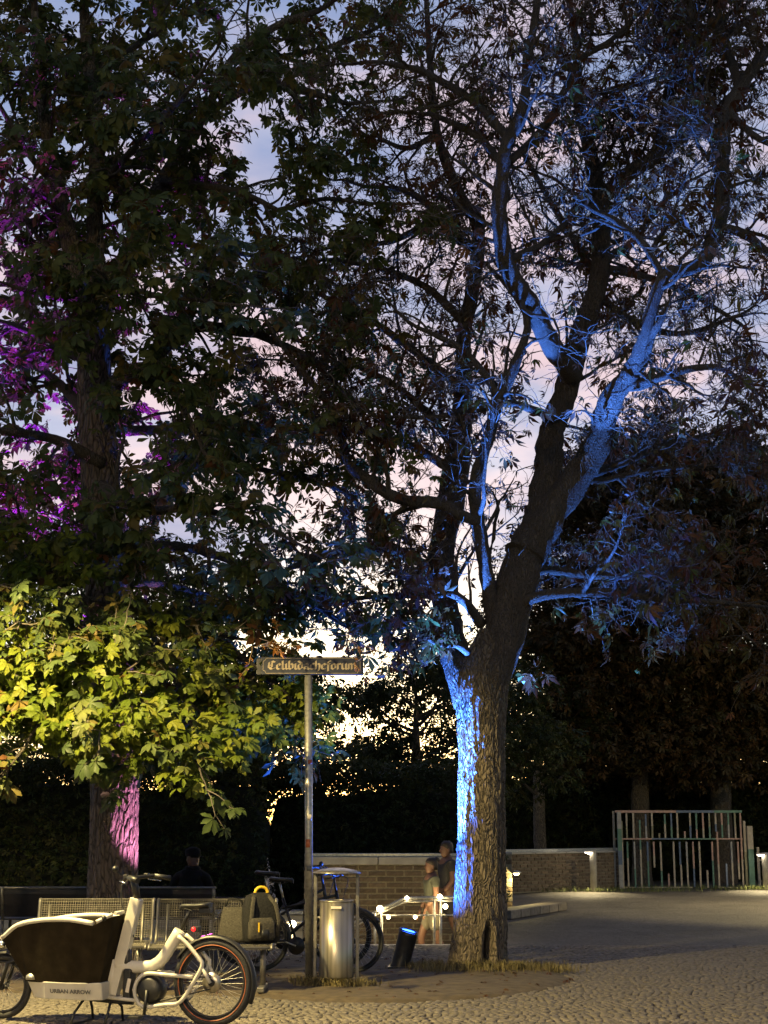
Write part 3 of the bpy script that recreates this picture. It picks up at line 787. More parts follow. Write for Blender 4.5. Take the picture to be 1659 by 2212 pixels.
# ---- big withered chestnut on the right, its trunk lit blue
base = G(1036, 2108); TY = 17.45
tr1 = tag(empty('chestnut_tree', (base.x, TY, 0)), 'forked chestnut tree with withered leaves, trunk lit blue from the left', 'tree')
tr1.location = (0, 0, 0)
rows = W([(1036, 2128, TY, 63), (1036, 2085, TY, 60), (1040, 2000, TY, 58), (1041, 1900, TY, 55), (1041, 1780, TY, 53), (1040, 1650, TY, 51), (1038, 1560, TY, 53), (1040, 1490, TY, 57), (1052, 1420, TY, 50), (1075, 1360, TY, 40)])
_, tpath = trunk_mesh('trunk', rows, MT['bark'], tr1, hollow=(-math.pi / 2 + .20, .44, .040, .23), amp=.075, freq=1.2)
RT = [
    [(1050, 1500, 17.4, 40), (1080, 1400, 17.4, 42), (1100, 1330, 17.4, 43), (1122, 1240, 17.4, 43), (1165, 1150, 17.4, 38), (1205, 1090, 17.4, 34), (1258, 1015, 17.35, 33), (1295, 950, 17.1, 28), (1320, 865, 16.6, 25), (1368, 800, 16.2, 20)],
    [(1130, 1200, 17.35, 42), (1165, 1120, 17.5, 34), (1185, 1000, 17.6, 31), (1192, 930, 17.6, 28), (1222, 850, 17.6, 26), (1238, 785, 17.6, 25), (1255, 720, 17.6, 23), (1290, 620, 17.6, 21), (1300, 520, 17.6, 20), (1292, 430, 17.6, 19), (1275, 330, 17.6, 15), (1250, 220, 17.6, 11), (1245, 100, 17.7, 8), (1225, -30, 17.8, 5)],
    [(1297, 430, 17.6, 15), (1345, 385, 17.5, 16), (1404, 346, 17.4, 15), (1440, 310, 17.3, 12), (1479, 296, 17.3, 10), (1519, 250, 17.3, 9), (1575, 240, 17.4, 8)],
    [(1415, 340, 17.4, 11), (1430, 280, 17.3, 11), (1459, 125, 17.2, 9), (1414, 10, 17.1, 7), (1400, -60, 17.1, 5)],
    [(1240, 815, 17.4, 20), (1195, 752, 16.9, 22), (1148, 661, 16.5, 21), (1123, 626, 16.3, 20), (1093, 570, 16.1, 19), (1082, 500, 15.9, 18), (1078, 451, 15.8, 17), (1085, 380, 15.7, 16), (1090, 330, 15.6, 15), (1105, 290, 15.6, 14), (1125, 245, 15.5, 12), (1136, 190, 15.5, 11), (1140, 120, 15.5, 10), (1153, 60, 15.5, 9), (1165, -30, 15.5, 7)],
    [(1102, 300, 15.6, 10), (1068, 266, 15.7, 10), (1018, 215, 15.8, 9), (943, 170, 16, 8), (903, 150, 16.1, 7), (828, 135, 16.3, 5)],
    [(1085, 355, 15.7, 8), (1038, 301, 16, 8), (978, 266, 16.3, 7), (928, 246, 16.5, 5)],
    [(1100, 350, 15.7, 9), (1153, 301, 16, 9), (1193, 250, 16.2, 9), (1223, 190, 16.4, 8), (1249, 130, 16.5, 7), (1309, 95, 16.6, 6), (1359, 50, 16.7, 5), (1399, 5, 16.8, 4)],
    [(1015, 1520, 17.5, 34), (985, 1420, 17.6, 31), (962, 1310, 17.8, 28), (953, 1190, 18.0, 28), (975, 1080, 18.2, 28), (987, 1000, 18.3, 27), (1000, 860, 18.5, 20), (1003, 720, 18.6, 16), (1018, 640, 18.6, 15), (1030, 560, 18.6, 15), (1032, 480, 18.6, 14), (1010, 450, 18.5, 12), (975, 380, 18.5, 11), (945, 290, 18.5, 9), (930, 150, 18.5, 7), (920, -20, 18.5, 5)],
    [(1030, 535, 18.6, 11), (993, 516, 18.5, 10), (958, 476, 18.4, 9), (918, 436, 18.3, 8), (873, 411, 18.2, 7), (828, 406, 18.1, 5)],
    [(1068, 1340, 17.4, 18), (1047, 1220, 17.2, 16), (1030, 1110, 17.0, 15), (1025, 1060, 16.9, 14), (1035, 1010, 16.8, 14), (1060, 930, 16.7, 13), (1075, 870, 16.6, 13), (1092, 835, 16.6, 12), (1120, 770, 16.5, 10), (1140, 700, 16.5, 8), (1120, 650, 16.5, 6), (1080, 600, 16.5, 5)],
    [(1080, 865, 16.6, 9), (1048, 810, 16.6, 8), (998, 755, 16.6, 7), (953, 730, 16.5, 6), (898, 705, 16.4, 4)],
    [(1200, 905, 17.4, 10), (1153, 886, 17.1, 9), (1098, 871, 16.8, 8), (1028, 881, 16.7, 7), (948, 901, 16.6, 6), (878, 901, 16.5, 4)],
    [(1035, 1130, 17.0, 10), (993, 1111, 16.9, 12), (953, 1088, 16.9, 13), (878, 1081, 16.8, 13), (828, 1061, 16.8, 12), (782, 1026, 16.8, 11), (752, 1000, 16.8, 10), (727, 906, 16.7, 9), (692, 850, 16.6, 8), (642, 790, 16.5, 6), (601, 735, 16.4, 4)],
    [(1362, 808, 16.25, 19), (1394, 730, 15.9, 16), (1405, 680, 15.75, 14), (1434, 600, 15.6, 14), (1475, 585, 15.6, 14), (1519, 563, 15.8, 16), (1544, 506, 15.9, 17), (1559, 440, 16, 17), (1560, 351, 16.1, 16), (1570, 250, 16.2, 16), (1600, 190, 16.3, 14), (1640, 130, 16.4, 12), (1700, 60, 16.5, 9)],
    [(1434, 600, 15.6, 8), (1389, 526, 15.8, 8), (1329, 476, 16.0, 7), (1278, 451, 16.2, 6), (1218, 401, 16.4, 4)],
    [(1338, 838, 16.4, 11), (1369, 831, 16.3, 11), (1429, 815, 16.2, 9), (1489, 797, 16.1, 8), (1554, 795, 16, 6), (1614, 830, 15.9, 4)],
    [(1255, 1030, 17.4, 9), (1308, 1015, 17.6, 9), (1369, 991, 17.9, 8), (1429, 966, 18.1, 8), (1529, 941, 18.3, 6), (1609, 931, 18.5, 4)],
    [(1255, 1040, 17.4, 7), (1308, 1036, 17.7, 7), (1379, 1021, 18, 6), (1454, 1011, 18.2, 5), (1549, 1006, 18.4, 4)],
    [(1140, 1240, 17.6, 10), (1178, 1231, 18.0, 10), (1268, 1241, 18.2, 9), (1354, 1246, 18.3, 7), (1424, 1246, 18.3, 6), (1504, 1266, 18.3, 4)],
    [(1110, 1310, 17.3, 12), (1180, 1285, 17.1, 11), (1300, 1280, 17, 10), (1420, 1292, 16.9, 8), (1540, 1300, 16.8, 6), (1640, 1310, 16.8, 4)],
    [(1548, 490, 15.9, 11), (1609, 506, 15.8, 10), (1659, 546, 15.7, 8), (1740, 600, 15.7, 6)],
    [(1040, 1350, 17.4, 12), (1009, 1305, 17.2, 10), (974, 1282, 17.1, 9), (940, 1285, 17, 8), (831, 1288, 16.8, 6), (720, 1296, 16.6, 4)],
    [(1010, 1410, 17.3, 8), (986, 1393, 17.1, 7), (946, 1391, 17, 6), (914, 1365, 17, 5), (889, 1316, 17, 4), (897, 1273, 17, 3)],
    [(1162, -10, 15.5, 7), (1120, -120, 15.5, 6), (1080, -260, 15.5, 4)], [(1600, 200, 16.3, 11), (1560, 60, 16.8, 8), (1530, -80, 17, 6)],
    [(1310, 580, 17.6, 10), (1400, 600, 18.2, 8), (1500, 640, 18.7, 6), (1600, 700, 19, 4)],
    [(1290, 600, 17.6, 10), (1240, 520, 18.4, 8), (1180, 420, 19.0, 6), (1130, 330, 19.4, 4)],
    [(1305, 560, 17.6, 9), (1370, 520, 18.6, 8), (1420, 450, 19.6, 6), (1480, 400, 20.2, 4)],
    [(990, 980, 18.3, 11), (930, 900, 18.0, 9), (850, 830, 17.7, 7), (770, 790, 17.5, 4)],
    [(1560, 330, 16.1, 9), (1500, 200, 16.4, 7), (1490, 60, 16.6, 6), (1500, -60, 16.6, 4)],
    [(1100, 560, 16.1, 8), (1180, 520, 16.6, 7), (1260, 430, 17.2, 5), (1330, 300, 17.6, 4)],
    # boughs that close the gap towards the leafy tree
    [(958, 1250, 17.9, 12), (860, 1190, 17.6, 10), (740, 1190, 17.3, 8), (620, 1230, 17.1, 5)], [(985, 1020, 18.3, 11), (880, 960, 18.4, 9), (760, 930, 18.5, 7), (650, 930, 18.5, 4)],
    [(1000, 840, 18.5, 11), (910, 770, 18.7, 9), (800, 690, 18.9, 7), (700, 640, 19, 4)], [(1005, 700, 18.6, 10), (920, 620, 18.8, 8), (820, 580, 19, 6), (720, 560, 19, 4)],
    [(1012, 455, 18.5, 9), (930, 480, 18.9, 8), (850, 520, 19.2, 6), (780, 530, 19.3, 4)], [(945, 290, 18.5, 7), (880, 320, 18.7, 6), (820, 300, 18.9, 4)],
    [(1570, 240, 16.2, 9), (1640, 300, 15.8, 7), (1720, 330, 15.6, 5)],
    [(1459, 125, 17.2, 7), (1530, 100, 17.8, 6), (1610, 40, 18.2, 5)], [(1250, 220, 17.6, 7), (1330, 190, 18.2, 6), (1420, 170, 18.6, 5), (1500, 120, 18.8, 4)],
    [(1290, 640, 17.6, 9), (1380, 700, 18.6, 8), (1480, 720, 19.2, 6), (1600, 680, 19.6, 4)],
]
rngR = np.random.default_rng(5)
paths = []
for i, r in enumerate(RT):
    o, p = limb('limb', W(r), MT['bark_limb'] if max(q[3] for q in r) < 25 else MT['bark_shade'], tr1, seg=28 if r[0][3] > 20 else 12, step=.07, wob=.16, seed=i)
    paths.append(p)
prm = dict(start=.12, gap=.21, rmax=.16, len=(.5, 1.55), wander=.20, up=.02, lift=.15, twigs=9, twlen=(.22, .75), twander=.30, twup=.0, twlift=.0, sprigs=4, splen=(.10, .44), mid=.15)
prm['twander'] = .42
br, tw, sp, anc = ramify(paths, prm, rngR)
def inner(p): return 3.6 < p[2] < 9.5 and math.hypot((p[0] - 1.6) * .8, p[1] - 16.7) < 1.0
tw = [t for t in tw if not (inner(t[3]) and rngR.uniform() < .72)]; sp = [t for t in sp if not (inner(t[2]) and rngR.uniform() < .72)]; anc = [a for a in anc if not (inner(a[0]) and rngR.uniform() < .78)]
tw = thin(tw, lambda t: t[3], .20, .75, rngR); sp = thin(sp, lambda t: t[2], .18, .8, rngR)
dress(tr1, br, tw, sp, MT['bark_limb'])
anc = thin(anc, lambda a: a[0], .24, .92, rngR)
anc += clump(900, 1370, 17.2, .52, 300, rngR) + clump(830, 1420, 17.0, .42, 80, rngR) + clump(960, 1330, 17.0, .4, 60, rngR) + clump(1145, 1455, 16.9, .20, 26, rngR) + clump(1270, 1345, 17.0, .3, 16, rngR)
pos = np.array([a[0] for a in anc]); dirs = np.array([a[1] for a in anc]); dirs /= np.linalg.norm(dirs, axis=1)[:, None] + 1e-9
cl_ = np.array([noise.noise(Vector((p[0] * 1.15, p[1] * 1.15, p[2] * 1.5))) for p in pos])
keep = RNG.uniform(0, 1, len(pos)) < np.clip(np.where(pos[:, 2] > 7.0, .42, .66) + 1.3 * cl_, .1, 1.0)
pos, dirs = pos[keep], dirs[keep]
size = .045 + .11 * rngR.uniform(0, 1, len(pos)) ** 1.3; size[pos[:, 2] < 4.6] *= 1.15
Rm = orient(dirs, .9, rngR, droop=.5); tint = rngR.uniform(0, 1, len(pos))
order = np.argsort(pos[:, 1] - size * 20); vis = [i for i in order if in_view(pos[i], -10)][:300]; rest = np.setdiff1d(np.arange(len(pos)), vis)
leaf_parts('mid', MT['leaf_brown_near'], pos[vis], Rm[vis], size[vis], tr1)
scatter('foliage', 'mid', pos[rest], Rm[rest], size[rest], MT['leaf_brown'], tr1, tint[rest])
print('right tree: branches', len(br), 'twigs', len(tw), 'sprigs', len(sp), 'leaves', len(pos))

# ---- dense green chestnut on the left, its trunk lit pink
LY = 17.2
tr2 = tag(empty('leafy_chestnut_tree'), 'dense green chestnut tree at the left, its trunk lit pink', 'tree')
rows = W([(243, 2125, LY, 64), (243, 2080, LY, 61), (243, 2000, LY, 58), (246, 1850, LY, 55), (245, 1650, LY, 52), (235, 1400, LY, 48), (225, 1200, LY, 44), (215, 1000, LY, 40), (208, 880, LY, 38), (203, 760, LY, 36), (205, 650, LY, 34)])
trunk_mesh('trunk', rows, MT['bark2'], tr2, seg=80, step=.03, amp=.06, seed=9.3, freq=.9)
LT = [
    [(195, 720, 17.2, 24), (165, 600, 17, 20), (145, 500, 16.9, 18), (120, 380, 16.8, 15), (95, 250, 16.7, 12), (80, 100, 16.6, 9), (70, -60, 16.6, 6)],
    [(205, 690, 17.2, 24), (207, 580, 17.3, 20), (205, 450, 17.3, 18), (210, 330, 17.4, 17), (200, 200, 17.4, 16), (185, 80, 17.5, 12), (180, -60, 17.5, 8)],
    [(215, 700, 17.2, 22), (245, 610, 17.3, 20), (285, 530, 17.4, 19), (330, 430, 17.6, 16), (375, 350, 17.7, 13), (440, 250, 17.9, 10), (500, 130, 18, 8), (590, 60, 18, 8), (667, 30, 18, 7)],
    [(222, 890, 17.2, 18), (250, 830, 17.0, 19), (290, 800, 16.8, 18), (351, 815, 16.6, 13), (391, 876, 16.4, 9), (430, 950, 16.3, 5)],
    [(335, 800, 16.7, 10), (366, 725, 16.8, 12), (441, 705, 16.9, 13), (551, 720, 17.0, 10), (640, 700, 17.2, 5)],
    [(440, 250, 17.9, 8), (551, 185, 17.8, 10), (651, 195, 17.7, 9), (752, 225, 17.6, 5)],
    [(350, 395, 17.6, 10), (430, 400, 17.2, 9), (530, 420, 16.8, 7), (630, 470, 16.6, 4)],
    [(290, 520, 17.4, 9), (360, 520, 18.4, 8), (470, 540, 19.2, 6), (600, 560, 19.6, 4)],
    [(200, 420, 17.3, 8), (280, 330, 16.2, 7), (370, 240, 15.6, 5), (440, 150, 15.2, 4)],
    [(120, 400, 16.8, 8), (60, 330, 16.2, 7), (0, 230, 15.8, 5), (-60, 150, 15.6, 4)],
    [(130, 450, 16.8, 8), (60, 480, 17.6, 7), (-20, 470, 18.2, 5)], [(195, 180, 17.4, 8), (280, 110, 17.8, 7), (380, 40, 18, 5), (470, -30, 18, 4)],
    [(100, 250, 16.7, 7), (40, 130, 17.2, 6), (-10, 30, 17.6, 4)], [(500, 130, 18, 7), (620, 120, 18.6, 6), (750, 90, 19, 5), (850, 40, 19.2, 4)],
    [(200, 620, 17.1, 8), (260, 620, 16, 7), (350, 640, 15.3, 5), (450, 650, 15, 4)], [(180, 650, 17.1, 8), (110, 640, 16.2, 7), (30, 620, 15.8, 5)],
    [(240, 1330, 17.1, 16), (180, 1300, 16.2, 14), (100, 1330, 15.4, 10), (40, 1400, 14.9, 6), (-40, 1450, 14.6, 4)],
    [(240, 1380, 17.1, 14), (260, 1420, 16, 11), (220, 1480, 15.2, 8), (130, 1540, 14.8, 5)],
    [(245, 1350, 17, 14), (330, 1400, 16.2, 11), (400, 1500, 15.6, 8), (420, 1590, 15.2, 4)],
    [(240, 1300, 17, 14), (400, 1350, 16.8, 11), (520, 1420, 16.6, 8), (620, 1500, 16.5, 5)],
    [(235, 1200, 17, 14), (380, 1180, 17, 11), (520, 1220, 17, 8), (660, 1300, 17, 5)],
    [(235, 1250, 17, 12), (100, 1180, 16.3, 10), (-40, 1200, 15.5, 6)],
    [(225, 1100, 17, 14), (330, 1030, 17.5, 11), (470, 1000, 18, 8), (640, 1030, 18, 5)],
    [(220, 1000, 17, 14), (120, 950, 16.5, 11), (0, 930, 16, 8)], [(220, 1050, 17, 14), (300, 1100, 16, 11), (420, 1100, 15.5, 8), (560, 1130, 15.2, 5)],
    [(215, 950, 17.3, 14), (150, 850, 18.5, 11), (60, 780, 19.5, 8), (-40, 740, 20.2, 5)], [(215, 930, 17.3, 14), (300, 930, 18.6, 11), (450, 920, 19.8, 8), (560, 880, 20.4, 4)],
    [(210, 800, 17.3, 12), (120, 740, 17.6, 9), (20, 700, 17.8, 6)], [(230, 1220, 17.3, 12), (180, 1150, 18.6, 9), (80, 1080, 19.6, 6), (0, 1060, 20, 4)],
    [(240, 1280, 17.3, 10), (330, 1260, 18.4, 8), (470, 1290, 19.2, 5)],
    [(551, 720, 17.0, 9), (660, 770, 16.9, 7), (760, 860, 16.8, 4)], [(600, 1030, 18, 7), (720, 1050, 18.1, 6), (810, 1120, 18.2, 4)], [(620, 1280, 17, 6), (720, 1330, 17, 4)],
    [(600, 455, 16.7, 6), (700, 430, 16.9, 5), (790, 440, 17, 4)], [(560, 550, 19.5, 6), (700, 600, 19.8, 5), (800, 690, 20, 4)],
]
rngL = np.random.default_rng(21); paths = []
for i, r in enumerate(LT):
    o, p = limb('limb', W(r), MT['bark'] if r[0][3] > 15 else MT['bark_limb'], tr2, seg=20 if r[0][3] > 15 else 10, step=.09, wob=.12, seed=40 + i); paths.append(p)
prm = dict(start=.15, gap=.17, rmax=.14, len=(.6, 1.5), wander=.16, up=-.01, lift=.1, twigs=7, twlen=(.18, .5), twander=.2, twup=-.05, twlift=.0, sprigs=1, splen=(.08, .25), mid=.42)
br, tw, sp, anc = ramify(paths, prm, rngL)
anc = thin(anc, lambda a: a[0], .26, .95, rngL)
dress(tr2, br, tw, sp, MT['bark_limb'])
low = []
for x, y, Y, r, n in [(30, 1200, 15.2, .32, 16), (60, 1330, 15.0, .4, 26), (20, 1420, 14.8, .45, 44), (110, 1450, 14.8, .45, 44), (200, 1440, 14.9, .4, 34), (40, 1540, 14.7, .42, 40), (150, 1560, 14.7, .42, 40), (250, 1540, 14.8, .36, 28), (320, 1560, 15, .34, 26), (400, 1590, 15, .36, 30), (400, 1680, 14.9, .2, 12), (470, 1620, 15.1, .34, 26), (540, 1580, 15.4, .34, 24), (560, 1520, 16.3, .34, 22), (620, 1560, 16.4, .3, 18), (300, 1640, 15, .2, 10), (180, 1620, 14.9, .26, 16), (60, 1160, 15.3, .3, 14), (150, 1180, 15.4, .28, 12), (420, 1420, 16.2, .34, 18), (520, 1480, 16.2, .34, 20), (480, 1540, 15.6, .34, 22), (250, 1400, 15.4, .34, 22), (320, 1330, 15.8, .34, 14), (690, 1520, 16.6, .26, 12), (690, 1600, 16.6, .2, 8), (350, 1480, 15.3, .36, 26), (60, 1250, 15.2, .3, 14), (180, 1240, 15.4, .26, 12), (440, 1500, 15.8, .34, 20), (-40, 1480, 14.8, .4, 30), (640, 1470, 16.6, .3, 14)]:
    low += clump(x, y, Y, r * 1.05, int(n * 1.7), rngL, .75)
pos = np.array([a[0] for a in anc]); dirs = np.array([a[1] for a in anc]); dirs /= np.linalg.norm(dirs, axis=1)[:, None] + 1e-9
size = rngL.uniform(.10, .20, len(pos)); outw = pos - np.array([-3.0, 17.3, 0]); outw[:, 2] = 0; outw /= np.linalg.norm(outw, axis=1)[:, None] + 1e-9; Rm = orient(dirs + outw * .4, .55, rngL, outw * .8, .5); tint = np.clip(rngL.uniform(0, .95, len(pos)) + (rngL.uniform(0, 1, len(pos)) < .03) * .5, 0, 1)
scatter('foliage', 'full', pos, Rm, size, MT['leaf'], tr2, tint)
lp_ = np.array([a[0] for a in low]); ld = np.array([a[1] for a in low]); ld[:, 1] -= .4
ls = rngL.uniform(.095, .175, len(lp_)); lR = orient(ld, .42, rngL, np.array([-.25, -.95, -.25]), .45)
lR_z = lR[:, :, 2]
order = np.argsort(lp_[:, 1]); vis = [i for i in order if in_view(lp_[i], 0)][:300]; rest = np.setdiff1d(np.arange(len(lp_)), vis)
leaf_parts('full', MT['leaf_near_lit'], lp_[vis], lR[vis], ls[vis], tr2)
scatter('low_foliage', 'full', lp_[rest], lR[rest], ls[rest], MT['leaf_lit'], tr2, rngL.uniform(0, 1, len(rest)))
print('left tree: branches', len(br), 'twigs', len(tw), 'leaves', len(pos), 'low', len(lp_))
# dry sprig hanging in front of the street sign
sprig, sanc = [], []
for q in range(9):
    p0 = np.array(P(rnd.uniform(540, 610), rnd.uniform(1370, 1402), 15.55)); s_ = grow(p0, np.array([rnd.uniform(.2, 1), rnd.uniform(-.3, .1), rnd.uniform(-.15, .2)]), rnd.uniform(.2, .45), 5, .35, -.03, rngL); sprig.append(s_)
    for i in (2, 3, 4, 5): sanc.append((s_[i], s_[i] - s_[i - 1]))
for q in range(5):
    p0 = np.array(P(rnd.uniform(775, 815), rnd.uniform(1400, 1440), 15.6)); s_ = grow(p0, np.array([rnd.uniform(-1, .4), 0, rnd.uniform(-.5, .3)]), rnd.uniform(.2, .4), 5, .4, -.03, rngL); sprig.append(s_)
    for i in (2, 3, 4, 5): sanc.append((s_[i], s_[i] - s_[i - 1]))
V, T = tubes_np(sprig, [.004] * len(sprig), [.002] * len(sprig), 4)
o = link('dry_twigs', np_mesh('dry_twigs', V, T, M('dry_twig', (.22, .15, .06), .8), smooth=True), tr2); o['kind'] = 'stuff'
sp_, sd_ = np.array([a[0] for a in sanc]), np.array([a[1] for a in sanc])
scatter('dry_foliage', 'mid', sp_, orient(sd_ * 8, .9, rngL), rngL.uniform(.03, .07, len(sp_)), leaf_material('dry_orange_leaf', [(0, (.16, .06, .015)), (1, (.30, .13, .03))], transl=.3), tr2, rngL.uniform(0, 1, len(sp_)))

# ---- hedge and background trees
def lumpy(name, x0, x1, y0, y1, z1, mat, parent, seed):
    """dark inner body of a hedge"""
    mb = MB(); nx, ny, nz = max(4, int((x1 - x0) / .5)), 3, 6; bmx = bmesh.new(); bmesh.ops.create_cube(bmx, size=1)
    bmesh.ops.subdivide_edges(bmx, edges=bmx.edges[:], cuts=7, use_grid_fill=True)
    for v in bmx.verts:
        c = Vector((x0 + (v.co.x + .5) * (x1 - x0), y0 + (v.co.y + .5) * (y1 - y0), (v.co.z + .5) * z1))
        q = noise.noise(c * .8 + Vector((seed, 0, 0))); v.co = c + Vector((q * .3, q * .35, q * .3 if v.co.z > 0 else 0))
    for f in bmx.faces: f.smooth = True
    m_ = bpy.data.meshes.new(name); bmx.to_mesh(m_); bmx.free(); m_.materials.append(mat); return link(name, m_, parent)
core = M('hedge_core', (.008, .010, .005), .95)
def hedge(label, x0, x1, y0, y1, z1, n, seed, size=(.06, .13), mat='leaf_far'):
    root = tag(empty('hedge', ((x0 + x1) / 2, (y0 + y1) / 2, 0)), label, 'hedge'); root.location = (0, 0, 0)
    lumpy('core', x0 + .25, x1 - .25, y0 + .9, y1 - .1, z1 - .45, core, root, seed)
    r = np.random.default_rng(seed); p = np.stack([r.uniform(x0, x1, n), y0 + r.uniform(0, 1, n) ** 2 * (y1 - y0), r.uniform(0.02, 1, n) * z1], 1)
    top = r.uniform(0, 1, n) < .35; p[top, 2] = z1 - .1 + r.normal(0, .16, top.sum())
    for i in range(n): p[i, 1] += .35 * noise.noise(Vector((p[i, 0] * .9, p[i, 2] * .9, seed))); p[i, 2] += .35 * noise.noise(Vector((p[i, 0] * .7, seed, 0))) * (p[i, 2] / z1)
    p[:, 2] = np.maximum(p[:, 2], .04)
    d = r.normal(0, 1, (n, 3)); d[:, 1] -= 1
    scatter('foliage', 'low', p, orient(d, .8, r), r.uniform(*size, n), MT[mat], root, r.uniform(0, 1, n))
    return root
def bg_tree(name, label, vx, Y, rt, z_base, z_top, rad, nclump, nleaf, seed, size=(.10, .2), mat='leaf_far', lean=0, group=None, fork=True):
    r = np.random.default_rng(seed); root = tag(empty(name), label, 'tree', group); x = P(vx, 1783, Y).x
    zf = z_base + (z_top - z_base) * .15
    rows = [(x, Y, -.05, rt * 1.25), (x + .02, Y, .4, rt), (x + lean * .4, Y, zf * .6, rt * .9), (x + lean, Y, zf, rt * .8), (x + lean * 1.3, Y, z_base + (z_top - z_base) * .6, rt * .35), (x + lean * 1.4, Y, z_top * .95, .02)]
    limb('trunk', rows, MT['bark'], root, seg=16, step=.2, wob=.12, seed=seed)
    P_, D_, paths_ = [], [], []
    for k in range(nclump):
        a = r.uniform(0, 2 * np.pi); t = r.uniform(0, 1); z = z_base + (z_top - z_base) * t
        q = rad * math.sqrt(max(.05, 1 - (2 * t - .85) ** 2 * .75)) * r.uniform(.25, 1) ** .5
        c = np.array([x + lean + q * math.cos(a), Y + q * math.sin(a) * .8, z])
        if k % 3 == 0:
            st = np.array([x + lean, Y, max(zf * .8, z - q * .7)]); paths_.append(np.array([st + (c - st) * s + np.array([0, 0, -.12 * q * math.sin(s * 3.14)]) for s in np.linspace(0, 1, 6)]))
        d = r.normal(0, 1, (nleaf, 3)); d /= np.linalg.norm(d, axis=1)[:, None]
        P_.append(c + d * (r.uniform(0, 1, nleaf) ** .45 * rad * r.uniform(.18, .34))[:, None] * np.array([1.2, 1.2, .75])); D_.append(d)
    V, T = tubes_np(paths_, [rt * .3] * len(paths_), [.012] * len(paths_), 6)
    o = link('branches', np_mesh('branches', V, T, MT['bark_limb'], smooth=True), root); o['kind'] = 'stuff'
    p = np.concatenate(P_); d = np.concatenate(D_)
    scatter('foliage', 'low', p, orient(d, .7, r), r.uniform(*size, len(p)), MT[mat], root, r.uniform(0, 1, len(p)))
    return root
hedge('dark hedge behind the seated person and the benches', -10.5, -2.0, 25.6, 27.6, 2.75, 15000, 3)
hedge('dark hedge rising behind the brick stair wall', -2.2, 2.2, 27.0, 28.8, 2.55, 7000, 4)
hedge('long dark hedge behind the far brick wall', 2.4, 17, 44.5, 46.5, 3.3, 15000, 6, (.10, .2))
TG = 'trees in the park behind'
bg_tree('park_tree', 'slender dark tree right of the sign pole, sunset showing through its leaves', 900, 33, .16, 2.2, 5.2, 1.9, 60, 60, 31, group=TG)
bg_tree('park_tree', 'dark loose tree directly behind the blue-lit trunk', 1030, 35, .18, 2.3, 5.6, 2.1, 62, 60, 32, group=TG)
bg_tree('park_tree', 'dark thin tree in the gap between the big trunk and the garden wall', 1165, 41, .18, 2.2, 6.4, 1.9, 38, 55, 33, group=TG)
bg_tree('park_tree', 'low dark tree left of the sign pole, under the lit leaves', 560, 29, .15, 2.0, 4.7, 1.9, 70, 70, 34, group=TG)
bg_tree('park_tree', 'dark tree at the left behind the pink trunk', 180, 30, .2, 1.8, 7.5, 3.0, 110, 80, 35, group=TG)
bg_tree('rusty_tree', 'broad rust-brown tree whose trunk stands behind the coloured gate', 1382, 42.5, .27, 3.0, 12.5, 3.9, 230, 110, 36, (.14, .27), 'leaf_rust', .1, TG)
bg_tree('rusty_tree', 'dark double-stemmed tree at the right edge behind the gate', 1560, 43.5, .33, 3.2, 13.0, 4.0, 230, 110, 37, (.14, .27), 'leaf_rust', -.1, TG)
bg_tree('park_tree', 'bright green bush-like tree at the right edge beside the bollard lamp', 1690, 46, .15, .8, 4.0, 1.8, 60, 70, 38, group=TG)
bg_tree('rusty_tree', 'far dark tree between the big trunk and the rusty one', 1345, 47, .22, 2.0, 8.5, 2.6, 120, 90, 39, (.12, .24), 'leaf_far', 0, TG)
def rebase(root, b):
    b = Vector(b); root.location = b
    for ch in [o for o in bpy.data.objects if o.parent == root]: ch.location = Vector(ch.location) - b
for o in [x for x in bpy.data.objects if x.type == 'EMPTY' and x.parent is None and x.get('category') in ('tree', 'hedge')]:
    ch = [c for c in o.children if c.name.split('.')[0] in ('trunk', 'core')][0]; v = ch.data.vertices[0].co
    rebase(o, (v.x, v.y, 0) if ch.name.startswith('trunk') else (ch.bound_box[0][0], ch.bound_box[0][1], 0))

# ================================================================== LAMPS
def spot(name, loc, aim, energy, col, size, blend=.4, r=.05, parent=None):
    L = bpy.data.lights.new(name, 'SPOT'); L.energy = energy; L.color = col; L.spot_size = math.radians(size); L.spot_blend = blend; L.shadow_soft_size = r
    o = bpy.data.objects.new(name, L); COL.objects.link(o); o.location = loc; o.parent = parent
    o.rotation_euler = (Vector(aim) - Vector(loc)).to_track_quat('-Z', 'Y').to_euler(); return o
def ground_spot(label, base, aim, energy, col, size, lens, h=.42, r=.085, lean=None, blend=.35):
    """leaning projector tube standing on the ground"""
    root = tag(empty('ground_spotlight', base), label, 'spotlight', 'coloured ground spotlights')
    b = Vector(base); d = (Vector(aim) - b).normalized(); lean = Vector(lean or (d.x * .6, d.y * .6, 1)).normalized()
    q = lean.to_track_quat('Z', 'Y').to_matrix()
    mb = MB().lathe([(r * 1.02, 0), (r * 1.02, .03), (r * .97, .05), (r, h * .92), (r * 1.04, h), (r * .9, h), (r * .88, h - .03), (0, h - .032)], 24, (0, 0, -.01), q); mb.build('housing', MT['dark_metal'], root)
    MB().lathe([(r * .84, 0), (r * .7, .016), (0, .024)], 24, lean * (h - .02), q).build('lens', MT[lens], root)
    MB().ring(lean * h, r * .97, .008, q @ Vector((1, 0, 0)), q @ Vector((0, 1, 0)), 32, 6).build('rim', MT['dark_metal'], root)
    MB().box((0, 0, .012), (.26, .26, .024)).build('base_plate', MT['dark_metal'], root, .004)
    src = b + lean * (h + .03)
    spot('spotlight_beam', src - b, Vector(aim) - b, energy, col, size, blend, .04, root); return root
bl = G(862, 2092)
